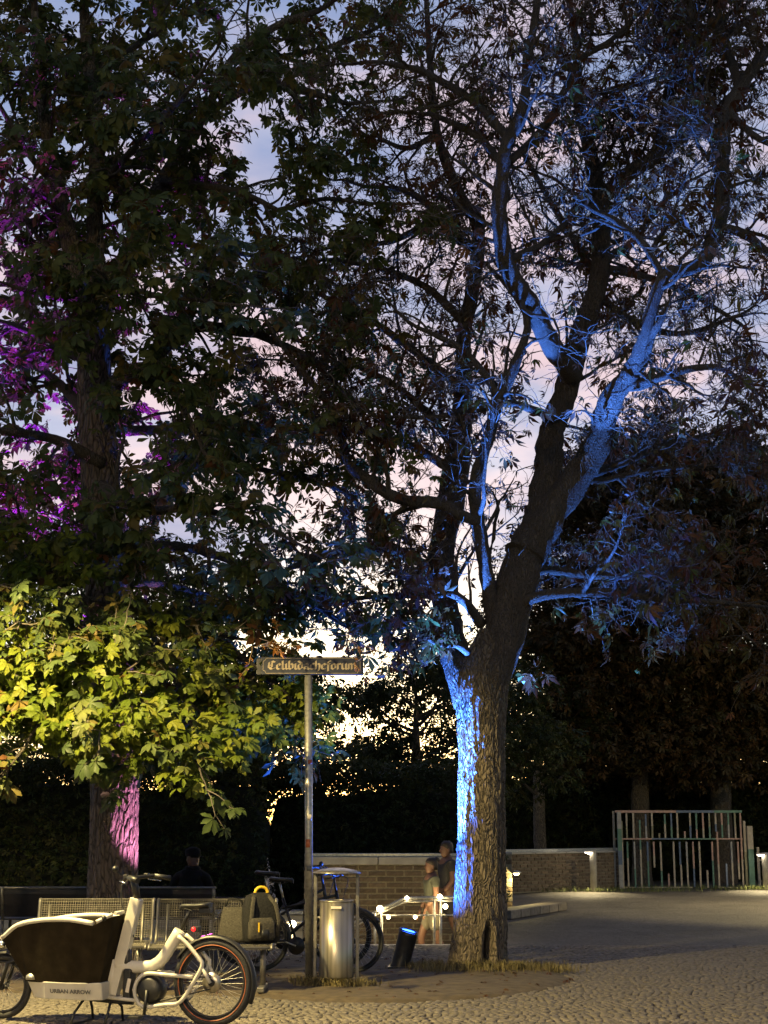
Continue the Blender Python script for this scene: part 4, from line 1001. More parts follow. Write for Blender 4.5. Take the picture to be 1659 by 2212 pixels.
blue_spot = ground_spot('leaning dark spotlight with blue lens left of the big trunk', (bl.x, 17.42, .02), P(930, 1300, 17.42), BLUE_W, (.03, .14, 1.0), 150, 'lens_blue', h=.43, r=.108, lean=(.26, -.10, 1), blend=1.0)
_c = Vector(blue_spot.location); spot('spotlight_core', LAMP_HI - _c, P(1250, 710, 16.2) - _c, BLUE3_W, (.065, .23, 1.0), 33, .7, .04, blue_spot)
ground_spot('added unseen spotlight sending a blue beam up to the limbs, behind the big trunk', (1.02, 18.2, .02), P(1215, 700, 19.5), BLUE_EXTRA_W, (.07, .24, 1.0), 64, 'lens_blue')  # extra projector hidden by the trunk, added to light the right-hand branches blue
ground_spot('spotlight shining pink onto the leafy tree, behind the mesh benches', (-1.85, 16.85, .02), P(255, 1600, 17.2), PINK_W, (1.0, .36, .75), 46, 'lens_pink')
ground_spot('spotlight shining violet into the crown, behind the back benches', (-4.05, 20.6, .02), P(20, 740, 18.2), VIOLET_W, (.40, .02, 1.0), 38, 'lens_violet')

def street_lamp(label, base, h, arm, energy, col, cut, spill=0):
    root = tag(empty('street_lamp', base), label, 'street lamp', 'street lamps of the square')
    MB().lathe([(.11, 0), (.11, .5), (.075, .6), (.06, h * .6), (.045, h + .15)], 16).build('post', MT['dark_metal'], root)
    ex = Vector(arm); MB().tube([(0, 0, h + .1), ex * .5 + Vector((0, 0, h + .22)), ex + Vector((0, 0, h + .18))], .03, 10).build('arm', MT['dark_metal'], root)
    MB().lathe([(0, .17), (.07, .15), (.24, .06), (.27, .0), (.25, .0), (.22, .05), (0, .09)], 28, ex + Vector((0, 0, h))).build('shade', MT['dark_metal'], root)
    MB().lathe([(0, -.035), (.09, -.02), (.12, .02), (.11, .05), (0, .055)], 24, ex + Vector((0, 0, h))).build('lamp_glass', MT['glass'], root)
    c = ex + Vector((0, 0, h - .07)); spot('street_lamp_light', c, c + Vector((0, 0, -1)), energy, col, cut, .2, .09, root)
    if spill: point('street_lamp_spill', c, spill, col, .12, root)
    return root
WARM = (1.0, .77, .30)
street_lamp('street lamp just beyond the left edge, lighting the leaves', (-4.4, 12.2, 0), 4.4, (.6, 0, 0), LAMP1_W, WARM, 168)
street_lamp('street lamp at the far right of the square', (10.9, 31.0, 0), 4.5, (-.6, 0, 0), LAMP3_W, (1.0, .78, .36), 125, 380)
street_lamp('street lamp on the near side of the square', (-4.6, -1.5, 0), 6.0, (.45, 0, 0), LAMP2_W, (1.0, .70, .34), 158, LAMP2_SPILL)

def bollard(label, base, h, side=-1):
    root = tag(empty('bollard_lamp', base), label, 'lamp', 'bollard lamps beside the gate')
    MB().lathe([(.085, 0), (.085, h - .02), (.08, h), (0, h)], 20).build('post', MT['concrete'], root)
    MB().lathe([(0, 0), (.04, -.004), (.12, -.01), (.13, .0), (.12, .025), (.0, .03)], 24, (side * .11, -.06, h - .04)).build('hood', MT['sign_white'], root)
    MB().lathe([(0, -.05), (.06, -.042), (.10, -.012), (0, -.01)], 24, (side * .12, -.07, h - .042)).build('lamp_glass', MT['glass_white'], root)
    c = Vector((side * .16, -.2, h - .11)); spot('bollard_light', c, c + Vector((-.1, -.6, -1)), 130, (1, .80, .42), 105, .5, .06, root); return root
b0 = G(1283, 1926)
bollard('white bollard lamp on the verge left of the coloured gate', b0, 1.0)
b1 = G(1656, 1922); bollard('bollard lamp cut by the right edge of the picture', b1, .92, -1)

# ================================================================== CARGO BICYCLE
def wheel(parent, c, R, tw, spokes, rimtape=None, name='wheel', disc=False):
    """wheel in the local x-z plane"""
    w = empty(name); w.parent = parent; w.location = c; X, Z = (1, 0, 0), (0, 0, 1)
    MB().ring((0, 0, 0), R - tw, tw, X, Z, 56, 10).build('tyre', MT['rubber'], w)
    MB().ring((0, 0, 0), R - 2 * tw - .008, .012, X, Z, 48, 8, flat=1.2).build('rim', MT['black'], w)
    if rimtape:
        mb = MB()
        for s in (-1, 1): mb.ring((0, s * tw * .86, 0), R - tw * 1.55, .0038, X, Z, 64, 6)
        mb.build('rim_stripe', MT[rimtape], w)
    mb = MB()
    for i in range(spokes):
        a = 2 * math.pi * i / spokes; b = a + (.5 if i % 2 else -.5); s = -.02 if (i // 2) % 2 else .02
        mb.tube([(.025 * math.cos(b), s, .025 * math.sin(b)), ((R - 2 * tw - .01) * math.cos(a), 0, (R - 2 * tw - .01) * math.sin(a))], .0014, 4, cap=False)
    o = mb.build('spokes', MT['galv'], w); o['kind'] = 'stuff'
    rot = Matrix.Rotation(math.pi / 2, 3, 'X'); MB().lathe([(.018, -.05), (.03, -.04), (.022, -.02), (.022, .02), (.03, .04), (.018, .05)], 16, rot=rot).build('hub', MT['dark_metal'], w)
    if disc: MB().lathe([(.02, .03), (.08, .03), (.08, .033), (.02, .033)], 28, rot=rot).build('brake_disc', MT['steel'], w)
    return w
def fender(mb, c, R, a0, a1, w, n=20):
    pr = [(-w, -.012), (-w * .7, .004), (0, .010), (w * .7, .004), (w, -.012)]; rings = []
    for i in range(n + 1):
        a = a0 + (a1 - a0) * i / n; d = Vector((math.cos(a), 0, math.sin(a)))
        top = [Vector(c) + d * (R + q) + Vector((0, y, 0)) for y, q in pr]; bot = [Vector(c) + d * (R + q - .004) + Vector((0, y, 0)) for y, q in pr[::-1]]
        rings.append(top + bot)
    mb.loft(rings); return mb
YAW = math.radians(-16)
rw = G(458, 2221)
bike = tag(empty('cargo_bicycle', (rw.x, rw.y, .008), YAW), 'cream electric cargo bicycle with a brown front box parked on the cobbles', 'cargo bicycle')
def Lb(cx, cy, y=0.0):
    f = (1285 - cx) / 1205; return Vector(((cx - 1285) * .001577, y, (1085 - 35 * f - cy) * .00135 * (1 + .07 * f)))
wheel(bike, (0, 0, .345), .345, .033, 36, 'orange', disc=True)
wheel(bike, (-1.9, 0, .262), .262, .026, 28)
fender(MB(), (0, 0, .345), .365, math.radians(-25), math.radians(150), .036).build('mudguard', MT['black'], bike)
fender(MB(), (-1.9, 0, .262), .282, math.radians(25), math.radians(165), .034).build('mudguard', MT['black'], bike)
# box: outline stations (x top, x bottom, half width top, half width bottom, z top)
st_ = [(-1.84, -1.62, .17, .13, .655), (-1.66, -1.56, .25, .18, .765), (-1.42, -1.42, .30, .215, .812), (-1.15, -1.2, .325, .23, .822), (-.93, -1.0, .325, .23, .795), (-.80, -.92, .22, .18, .865)]
zb = .325
def box_rings(inset):
    near = [Vector((a, -(w - inset), z)) for a, b, w, wb, z in st_]; far = [Vector((a, (w - inset), z)) for a, b, w, wb, z in st_][::-1]
    nb = [Vector((b, -(wb - inset), zb + inset)) for a, b, w, wb, z in st_]; fb = [Vector((b, (wb - inset), zb + inset)) for a, b, w, wb, z in st_][::-1]
    return near + far, nb + fb
t0, b0_ = box_rings(0); t1, b1_ = box_rings(.03)
mb = MB(); n_ = len(t0); k = mb.add(b0_ + t0 + t1 + b1_)
for lv in range(3):
    for j in range(n_): mb.face((k + lv * n_ + j, k + lv * n_ + (j + 1) % n_, k + (lv + 1) * n_ + (j + 1) % n_, k + (lv + 1) * n_ + j))
mb.face([k + j for j in range(n_)][::-1]); mb.face([k + 3 * n_ + j for j in range(n_)])
cbox = mb.build('cargo_box', MT['box'], bike, .006)
for s in (-1, 1):
    MB().tube([Vector((a, s * (w - .012), z + .012)) for a, b, w, wb, z in smooth_path([(q[0], q[1], q[2], q[3], q[4]) for q in st_[:5]], .06)] if False else [Vector((r_[0], s * r_[1], r_[2])) for r_ in smooth_path([(q[0], q[2] - .012, q[4] + .014, 0) for q in st_[:5]], .05)], .021, 10).build('rim_rail', MT['white'], cbox)
    pa, pb_ = Vector((-.93, s * .313, .812)), Vector((-.80, s * .21, .885))
    MB().tube([pa.lerp(pb_, .12), pa.lerp(pb_, .45)], .016, 8).tube([pa.lerp(pb_, .56), pa.lerp(pb_, .92)], .016, 8).build('rear_rail', MT['white'], cbox)
    MB().ball(pa.lerp(pb_, .5), .024).build('rail_clip', MT['black'], cbox)
MB().tube([(-1.845, .16, .672), (-1.87, .08, .67), (-1.875, 0, .67), (-1.87, -.08, .67), (-1.845, -.16, .672)], .02, 10).build('rim_rail', MT['white'], cbox)
MB().tube([(-.795, -.2, .885), (-.79, -.06, .89)], .016, 8).tube([(-.79, .06, .89), (-.795, .2, .885)], .016, 8).build('rear_rail', MT['white'], cbox)
# white tray under the box
tp = [(-1.60, .15), (-1.40, .225), (-1.02, .242), (-.90, .19)]
def tray(z, sx, g): return [Vector((x + (.06 * sx if i == 0 else 0), -(w + g), z)) for i, (x, w) in enumerate(tp)] + [Vector((x + (.06 * sx if i == 3 else 0), (w + g), z)) for i, (x, w) in enumerate(tp[::-1])]
MB().loft([tray(.195, 1, -.03), tray(.335, 0, 0)], sm=False).build('tray', MT['white'], bike, .008)
def text_mesh(name, body, size, mat, parent, mtx, depth=.0008, sx=1.0):
    cu = bpy.data.curves.new(name, 'FONT'); cu.body = body; cu.size = size; cu.extrude = depth; cu.align_x = 'CENTER'; cu.align_y = 'CENTER'; cu.offset = .0012
    t = bpy.data.objects.new('tmp', cu); COL.objects.link(t); dg = bpy.context.evaluated_depsgraph_get(); me = bpy.data.meshes.new_from_object(t.evaluated_get(dg)); bpy.data.objects.remove(t)
    me.materials.clear(); me.materials.append(mat); o = link(name, me, parent); o.matrix_local = mtx @ Matrix.Diagonal((sx, 1, 1, 1)); return o
th = math.atan2(.03, .14)
text_mesh('lettering', 'URBAN ARROW', .046, MT['grey_print'], bike, Matrix.Translation((-1.16, -.2235 - .0035, .262)) @ Matrix.Rotation(math.atan2(-.017, .38), 4, 'Z') @ Matrix.Rotation(math.pi / 2 + th, 4, 'X'), sx=1.12)
MB().lathe([(.05, 0), (.045, .03), (.02, .05), (0, .052)], 16, (-1.545, -.175, .345)).build('lock_cover', MT['galv'], bike)
# frame
sq = lambda a, b, w, d: MB().tube([a, b], w, 4, flat=d, sm=False)
sq(Lb(722, 905), Lb(842, 352), .066, .85).build('steering_column', MT['white'], bike, .006)
MB().tube([Lb(705, 925), Lb(728, 705)], .05, 8, flat=.9).build('head_tube', MT['white'], bike)
MB().tube([Vector(p[:3]) for p in smooth_path([tuple(Lb(*q)) + (0,) for q in ((730, 740), (860, 748), (950, 738), (1005, 690), (1045, 620), (1092, 535))], .04)], .05, 12, flat=.85).build('main_frame', MT['white'], bike)
for s in (-1, 1):
    loop = [(1105, 560), (1160, 610), (1225, 690), (1242, 730), (1185, 845), (1122, 940), (1040, 955), (915, 968), (868, 905), (868, 850), (890, 805), (935, 780), (1050, 785), (1190, 795)]
    MB().tube([Vector(p[:3]) for p in smooth_path([tuple(Lb(x, y, s * (.075 if x > 1000 else .065))) + (0,) for x, y in loop], .03)], .0165, 8).build('chain_stay', MT['white'], bike)
    MB().tube([Lb(700, 918, s * .05), Lb(880, 935, s * .06)], .016, 8).build('lower_tube', MT['white'], bike)
rotx = Matrix.Rotation(math.pi / 2, 3, 'X')
MB().lathe([(0, -.085), (.075, -.085), (.108, -.06), (.115, 0), (.108, .06), (.075, .085), (0, .085)], 32, Lb(945, 872), rotx).build('motor', MT['black'], bike)
MB().box(Lb(815, 850), (.07, .12, .26)).build('battery', MT['black'], bike, .015)
MB().box(Lb(828, 850, -.064), (.03, .006, .11), Matrix.Rotation(.18, 3, 'Y')).build('battery_stripe', MT['sign_white'], bike)
mb = MB().lathe([(.035, 0), (.04, .05), (.03, .12), (.01, .15), (0, .152)], 16, Lb(800, 745)); mb.build('display_cover', MT['black'], bike)
crank = MB().tube([Lb(945, 872, -.1), Lb(938, 1010, -.115)], .013, 8).build('crank', MT['black'], bike)
MB().box(Lb(905, 1018, -.17), (.09, .10, .022)).build('pedal', MT['black'], crank, .004)
MB().tube([Lb(945, 872, .1), Lb(952, 740, .115)], .013, 8).build('crank', MT['black'], bike)
MB().tube([Lb(1100, 525), Lb(1155, 395)], .0155, 10).build('seat_post', MT['dark_metal'], bike)
def saddle(parent, c, tilt=0, L=.27, mat='black'):
    rings = []
    for t, w, h in ((0, .012, -.012), (.06, .022, 0), (.3, .03, .004), (.55, .055, .006), (.78, .080, .012), (.93, .075, .018), (1, .045, .012)):
        rings.append([Vector((-L * .55 + L * t, math.cos(a) * w, h + (math.sin(a) * .016 if math.sin(a) > 0 else math.sin(a) * .03))) for a in [2 * math.pi * j / 14 for j in range(14)]])
    o = MB().loft(rings).build('saddle', MT[mat], parent); o.location = c; o.rotation_euler = (0, tilt, 0)
    MB().tube([(-.1, -.025, -.02), (0, -.02, -.045), (.08, -.025, -.015)], .004, 6).tube([(-.1, .025, -.02), (0, .02, -.045), (.08, .025, -.015)], .004, 6).build('saddle_rails', MT['dark_metal'], o); return o
saddle(bike, Lb(1185, 388), 0)
MB().box(Lb(1235, 415), (.10, .07, .05)).build('saddle_bag', MT['black'], bike, .012)
lt = MB().box(Lb(1190, 522), (.05, .06, .045)).build('rear_light', MT['black'], bike, .006)
MB().lathe([(.02, 0), (.017, .012), (0, .016)], 16, Lb(1178, 522, -.012) + Vector((-.0, -.022, 0)), rotx).build('lens', MT['red_lens'], lt)
# handlebar
hb = Lb(822, 232); MB().tube([Lb(842, 352), Lb(830, 285), Lb(818, 235)], .03, 10).build('stem', MT['black'], bike)
bar = MB().tube([hb + Vector((.16, -.31, -.01)), hb + Vector((.06, -.24, .01)), hb + Vector((-.01, -.08, .0)), hb + Vector((-.02, 0, 0)), hb + Vector((-.01, .08, 0)), hb + Vector((.06, .24, .01)), hb + Vector((.16, .31, -.01))], .016, 8).build('handlebar', MT['dark_metal'], bike)
for s in (-1, 1):
    MB().tube([hb + Vector((.07, s * .245, .008)), hb + Vector((.185, s * .325, -.012))], .023, 10).build('grip', MT['black'] if s < 0 else MT['black'], bar)
    MB().tube([hb + Vector((.03, s * .22, .0)), hb + Vector((.0, s * .27, -.02)), hb + Vector((.09, s * .34, -.035))], .006, 6).build('brake_lever', MT['chrome'], bar)
    MB().box(hb + Vector((.02, s * .2, .015)), (.04, .04, .035)).build('clamp', MT['black'], bar, .006)
MB().tube([hb + Vector((-.03, -.1, 0)), hb + Vector((-.10, -.14, .06))], .008, 6).ball(hb + Vector((-.105, -.145, .075)), (.028, .03, .026)).build('bell', MT['black'], bar)
MB().tube([Vector(p[:3]) for p in smooth_path([tuple(hb + Vector((.0, .05, 0))) + (0,), tuple(hb + Vector((-.12, .02, -.06))) + (0,), tuple(hb + Vector((-.08, 0, -.3))) + (0,), tuple(hb + Vector((.03, 0, -.5))) + (0,)], .05)], .005, 6).build('cable', MT['black'], bike)
# front fork, lamp, stand
for s in (-1, 1): MB().tube([(-1.9, s * .055, .262), (-1.84, s * .055, .46), (-1.72, s * .05, .5), (-1.6, s * .04, .3)], .016, 8).build('fork', MT['black'], bike)
lm = MB().lathe([(.0, -.035), (.032, -.03), (.04, .02), (.036, .032), (0, .034)], 18, (-1.93, 0, .60), Matrix.Rotation(-math.pi / 2, 3, 'Y')).build('headlight', MT['chrome'], bike)
MB().tube([(-1.9, 0, .59), (-1.78, 0, .53)], .008, 6).build('bracket', MT['chrome'], lm)
MB().tube([(-1.6, 0, .23), (-1.2, 0, .20), (-.9, 0, .175), (-.7, 0, .17)], .022, 8).build('lower_beam', MT['black'], bike)
std = MB()
for s in (-1, 1):
    std.tube([(-1.12, s * .05, .19), (-1.15, s * .16, .09), (-1.16, s * .2, .0)], .011, 8); std.tube([(-.88, s * .05, .18), (-.86, s * .12, .12), (-.87, s * .17, .0)], .011, 8)
std.tube([(-1.16, -.2, .004), (-1.16, .2, .004)], .009, 6); std.build('kickstand', MT['black'], bike)
for s in (-1, 1): MB().tube([(0, s * .06, .345), Lb(1242, 740, s * .075)], .014, 8).build('dropout', MT['white'], bike)
MB().lathe([(.03, -.06), (.055, -.055), (.055, -.045), (.03, -.04)], 24, (0, 0, .345), rotx).build('sprocket', MT['steel'], bike)
MB().tube([(0, -.055, .39), Lb(945, 790, -.055)], .006, 6).tube([(0, -.055, .30), Lb(945, 955, -.055)], .006, 6).build('belt', MT['black'], bike)

# ================================================================== PARKED BICYCLES
def bicycle(label, loc, rz, mat='dark_metal', low=False):
    root = tag(empty('bicycle', loc, rz), label, 'bicycle', 'bicycles parked behind the bin'); R = .335
    wheel(root, (0, 0, R), R, .019, 32); wheel(root, (1.06, 0, R), R, .019, 32)
    bb, st, hd, ht = Vector((.43, 0, .28)), Vector((.26, 0, .78)), Vector((.90, 0, .66)), Vector((.86, 0, .86))
    fr = MB().tube([bb, st], .016, 8).tube([bb, hd], .019, 8).tube([ht, hd], .02, 8)
    fr.tube([st + Vector((.03, 0, -.10 if not low else -.3)), ht + Vector((.01, 0, -.04))], .016, 8)
    for s in (-1, 1): fr.tube([(0, s * .05, R), bb + Vector((0, s * .03, 0))], .010, 6).tube([(0, s * .05, R), st + Vector((.02, s * .02, -.05))], .009, 6)
    fr.build('frame', MT[mat], root)
    fk = MB()
    for s in (-1, 1): fk.tube([hd + Vector((.02, s * .03, -.05)), (.97, s * .045, .45), (1.06, s * .045, R)], .011, 6)
    fk.tube([hd, hd + Vector((.02, 0, -.06))], .024, 8); fk.build('fork', MT[mat], root)
    MB().tube([st, st + Vector((-.04, 0, .17))], .013, 8).build('seat_post', MT['galv'], root)
    o = saddle(root, st + Vector((-.03, 0, .20))); o.scale = (-1, 1, 1)
    bt = ht + Vector((-.03, 0, .16)); MB().tube([ht, bt], .014, 8).build('stem', MT['black'], root)
    hbar = MB().tube([bt + Vector((-.12, -.29, .02)), bt + Vector((-.03, -.24, .04)), bt + Vector((.04, -.1, .01)), bt, bt + Vector((.04, .1, .01)), bt + Vector((-.03, .24, .04)), bt + Vector((-.12, .29, .02))], .011, 8).build('handlebar', MT['dark_metal'], root)
    for s in (-1, 1):
        MB().tube([bt + Vector((-.02, s * .24, .04)), bt + Vector((-.14, s * .30, .015))], .017, 8).build('grip', MT['black'], hbar)
        MB().tube([bt + Vector((.02, s * .2, .03)), bt + Vector((.06, s * .25, .0)), bt + Vector((-.03, s * .3, -.02))], .006, 6).build('brake_lever', MT['dark_metal'], hbar)
    MB().ball(bt + Vector((.03, -.16, .07)), .025).build('bell', MT['black'], hbar)
    MB().tube([Vector(p[:3]) for p in smooth_path([tuple(bt + Vector((0, .12, 0))) + (0,), tuple(bt + Vector((.14, .1, -.02))) + (0,), tuple(bt + Vector((.12, 0, -.2))) + (0,), tuple(hd + Vector((.0, 0, 0))) + (0,)], .05)], .0045, 6).build('cable', MT['black'], root)
    MB().lathe([(.0, -.01), (.095, -.006), (.095, .006), (0, .01)], 28, bb + Vector((0, -.05, 0)), rotx).build('chain_guard', MT['black'], root)
    for s in (-1, 1):
        e = bb + Vector((s * .16, s * .09, -.06 * s)); c_ = MB().tube([bb + Vector((0, s * .07, 0)), e], .009, 6).build('crank', MT['galv'], root)
        MB().box(e + Vector((0, s * .05, 0)), (.09, .09, .02)).build('pedal', MT['black'], c_)
    m_ = MB(); fender(m_, (0, 0, R), R + .015, math.radians(-10), math.radians(170), .024); m_.build('mudguard', MT['black'], root)
    m_ = MB(); fender(m_, (1.06, 0, R), R + .015, math.radians(35), math.radians(170), .024); m_.build('mudguard', MT['black'], root)
    MB().tube([(.0, -.06, .72), (-.32, -.06, .72)], .007, 6).tube([(.0, .06, .72), (-.32, .06, .72)], .007, 6).tube([(-.3, -.06, .72), (-.02, -.06, R)], .006, 6).tube([(-.3, .06, .72), (-.02, .06, R)], .006, 6).tube([(-.32, -.06, .72), (-.32, .06, .72)], .007, 6).build('luggage_rack', MT['dark_metal'], root)
    return root
w1 = P(556, 2060, 16.7); bicycle('black bicycle with its front wheel showing right of the steel bin', (w1.x, 16.95, .03), math.radians(-10))
bicycle('dark bicycle behind the other one, its saddle the higher of the two', (w1.x - .22, 17.55, .03), math.radians(-6), 'black', True).scale = (1.05, 1.05, 1.05)

# ================================================================== STREET SIGN ON ITS POLE
sy = 15.95; pbse = G(670, 2124); px = P(669, 2000, sy).x
sign = tag(empty('street_sign', (px, sy, .02)), 'dark blue street name sign with pale blackletter lettering on a steel pole', 'sign')
top = P(661, 1459, sy).z
MB().lathe([(.041, 0), (.041, top - .02)], 20).build('pole', MT['galv'], sign)
bpy.data.objects[sign.children[0].name].rotation_euler = (0, math.radians(-.75), 0)
cx = P(661, 1440, sy).x - px; zt_, zb_ = P(661, 1420, sy).z, P(661, 1458, sy).z
x0, x1 = P(565, 1440, sy).x - px, P(782, 1440, sy).x - px; H = zt_ - zb_; zc = (zt_ + zb_) / 2 - .02
panel = MB().box(((x0 + x1) / 2, -.03, zc), (x1 - x0, .02, H)).build('panel', MT['navy'], sign, .004)
MB().box(((x0 + x1) / 2 - .02, .02, zc - .004), (x1 - x0 + .07, .06, H * .96)).build('sign_case', MT['dark_metal'], sign, .006)
fx = -.0415; bw = .006; mb = MB(); a0, a1, c0, c1 = x0 + .02, x1 - .02, zc - H / 2 + .014, zc + H / 2 - .014; nt = .03
def strip(p, q): mb.tube([(p[0], fx, p[1]), (q[0], fx, q[1])], bw / 2, 4, flat=.5, sm=False)
strip((a0 + nt, c0), (a1 - nt, c0)); strip((a0 + nt, c1), (a1 - nt, c1)); strip((a0, c0 + nt), (a0, c1 - nt)); strip((a1, c0 + nt), (a1, c1 - nt))
for X, Z, sx, sz in ((a0, c0, 1, 1), (a1, c0, -1, 1), (a0, c1, 1, -1), (a1, c1, -1, -1)):
    pr_ = [(X + sx * nt * math.cos(t), Z + sz * nt * math.sin(t)) for t in [math.pi / 2 * i / 5 for i in range(6)]]
    for p, q in zip(pr_, pr_[1:]): strip(p, q)
mb.build('border', MT['sign_print'], sign)
GL = {'C': (.92, [[(.78, 1.2), (.5, 1.42), (.16, 1.2), (.10, .4), (.42, .02), (.80, .24)], [(.48, 1.25), (.44, .32)], [(.44, .75), (.2, .7)]]),
      'e': (.62, [[(.1, .8), (.1, .2), (.3, 0), (.55, .18)], [(.1, .8), (.32, 1.0), (.5, .72), (.12, .46)]]),
      'l': (.36, [[(.1, 1.45), (.1, .15), (.28, 0)]]), 'i': (.36, [[(.02, .86), (.12, 1), (.12, .15), (.28, 0)], [(.06, 1.3), (.18, 1.4)]]),
      'b': (.66, [[(.1, 1.45), (.1, .15), (.3, 0), (.5, .2), (.5, .75), (.3, .98), (.12, .8)]]),
      'd': (.66, [[(.08, 1.42), (.46, 1.02), (.52, .2), (.3, 0), (.1, .2), (.1, .75), (.28, .98), (.48, .82)]]),
      'a': (.68, [[(.1, .84), (.3, 1), (.48, .82), (.48, .15), (.62, 0)], [(.48, .58), (.14, .46), (.1, .16), (.25, 0), (.48, .2)]]),
      'c': (.58, [[(.5, .85), (.3, 1), (.1, .78), (.1, .2), (.3, 0), (.52, .18)]]),
      'h': (.66, [[(.1, 1.45), (.1, 0)], [(.12, .8), (.32, 1), (.52, .8), (.5, .12), (.36, -.28)]]),
      'f': (.46, [[(.46, 1.36), (.3, 1.46), (.18, 1.28), (.18, -.3)], [(0, .92), (.4, .92)]]),
      'o': (.66, [[(.3, 1), (.1, .78), (.1, .2), (.3, 0), (.52, .22), (.52, .78), (.3, 1)]]),
      'r': (.50, [[(.02, .86), (.12, 1), (.12, 0)], [(.12, .8), (.3, 1), (.44, .84)]]),
      'u': (.70, [[(.02, .86), (.12, 1), (.12, .2), (.3, 0), (.5, .2)], [(.52, 1), (.52, .15), (.66, 0)]]),
      'm': (1.02, [[(.02, .86), (.12, 1), (.12, 0)], [(.12, .8), (.3, 1), (.46, .82), (.46, 0)], [(.46, .8), (.64, 1), (.8, .82), (.8, .14), (.95, 0)]])}
word = 'Celibidacheforum'; tot = sum(GL[c][0] for c in word); tw_ = (a1 - a0) - .085; sc_x = tw_ / tot; sc_z = H * .335; nib = (.105, .10)
mb = MB(); xx = a0 + .05; zbase = zc - H * .205
for c in word:
    for sk in GL[c][1]:
        for p, q in zip(sk, sk[1:]):
            pts = [(p[0] - nib[0], p[1] - nib[1]), (p[0] + nib[0], p[1] + nib[1]), (q[0] + nib[0], q[1] + nib[1]), (q[0] - nib[0], q[1] - nib[1])]
            k = mb.add([(xx + a * sc_x, -.0425, zbase + b * sc_z) for a, b in pts]); mb.face((k, k + 1, k + 2, k + 3))
    xx += GL[c][0] * sc_x
o = mb.build('lettering', MT['sign_print'], sign)
sm_ = o.modifiers.new('thick', 'SOLIDIFY'); sm_.thickness = .0015
for z, h, mname, a_ in ((P(669, 1826, sy).z, .085, 'orange', -.2), (P(669, 1770, sy).z, .06, 'sign_white', .3), (P(669, 1700, sy).z, .05, 'sign_white', -.4), (P(669, 1650, sy).z, .045, 'orange', .5), (P(669, 1880, sy).z, .05, 'grey_print', .1)):
    mb = MB(); n = 8; k = len(mb.v)
    for zz in (z - h / 2, z + h / 2):
        for i in range(n + 1):
            a = -math.pi / 2 + a_ - .6 + 1.2 * i / n; mb.v.append((.0425 * math.cos(a), .0425 * math.sin(a), zz))
    for i in range(n): mb.face((i, i + 1, n + 2 + i, n + 1 + i), 0, True)
    s_ = mb.build('sticker', MT[mname], sign); s_.modifiers.new('thick', 'SOLIDIFY').thickness = .0008; s_.location.x = -math.tan(math.radians(.75)) * z

# ================================================================== STEEL LITTER BIN
by = 15.75; bx = P(727, 2050, by).x
lb = tag(empty('litter_bin', (bx, by, .02)), 'cylindrical stainless steel litter bin with a curved rain roof', 'litter bin')
br_ = 37 / ppm(by, .5); bz0, bz1 = .06, P(727, 1946, by).z - .02
MB().lathe([(br_ * .96, bz0), (br_, bz0 + .02), (br_, bz1), (br_ - .012, bz1), (br_ - .014, bz0 + .05), (0, bz0 + .05)], 48).build('drum', MT['steel'], lb)
MB().lathe([(br_ * .6, 0), (br_ * .6, bz0)], 24).build('foot', MT['black'], lb)
MB().ring((0, 0, bz1), br_ - .004, .009, (1, 0, 0), (0, 1, 0), 48, 8).build('drum_rim', MT['steel'], lb)
MB().box((.0, -br_ - .002, bz1 - .06), (.11, .012, .028)).build('label_plate', MT['sign_white'], lb, .005)
pxs = [P(681, 2000, by).x - bx, P(772, 2000, by).x - bx]; rz0 = P(727, 1890, by).z
for x in pxs: MB().box((x, 0, rz0 / 2), (.034, .05, rz0)).build('post', MT['bframe'], lb, .005)
for x in pxs: MB().tube([(x, 0, bz1 * .8), (x * .72, 0, bz1 * .8)], .012, 8).build('bracket', MT['galv'], lb)
rr = (pxs[1] - pxs[0]) / 2 + .02
MB().lathe([(0, .05), (rr * .35, .046), (rr * .75, .028), (rr * 1.08, 0), (rr * 1.08, -.006), (rr * .75, .02), (rr * .35, .038), (0, .042)], 40, ((pxs[0] + pxs[1]) / 2, 0, rz0 + .005)).build('rain_roof', MT['steel'], lb)

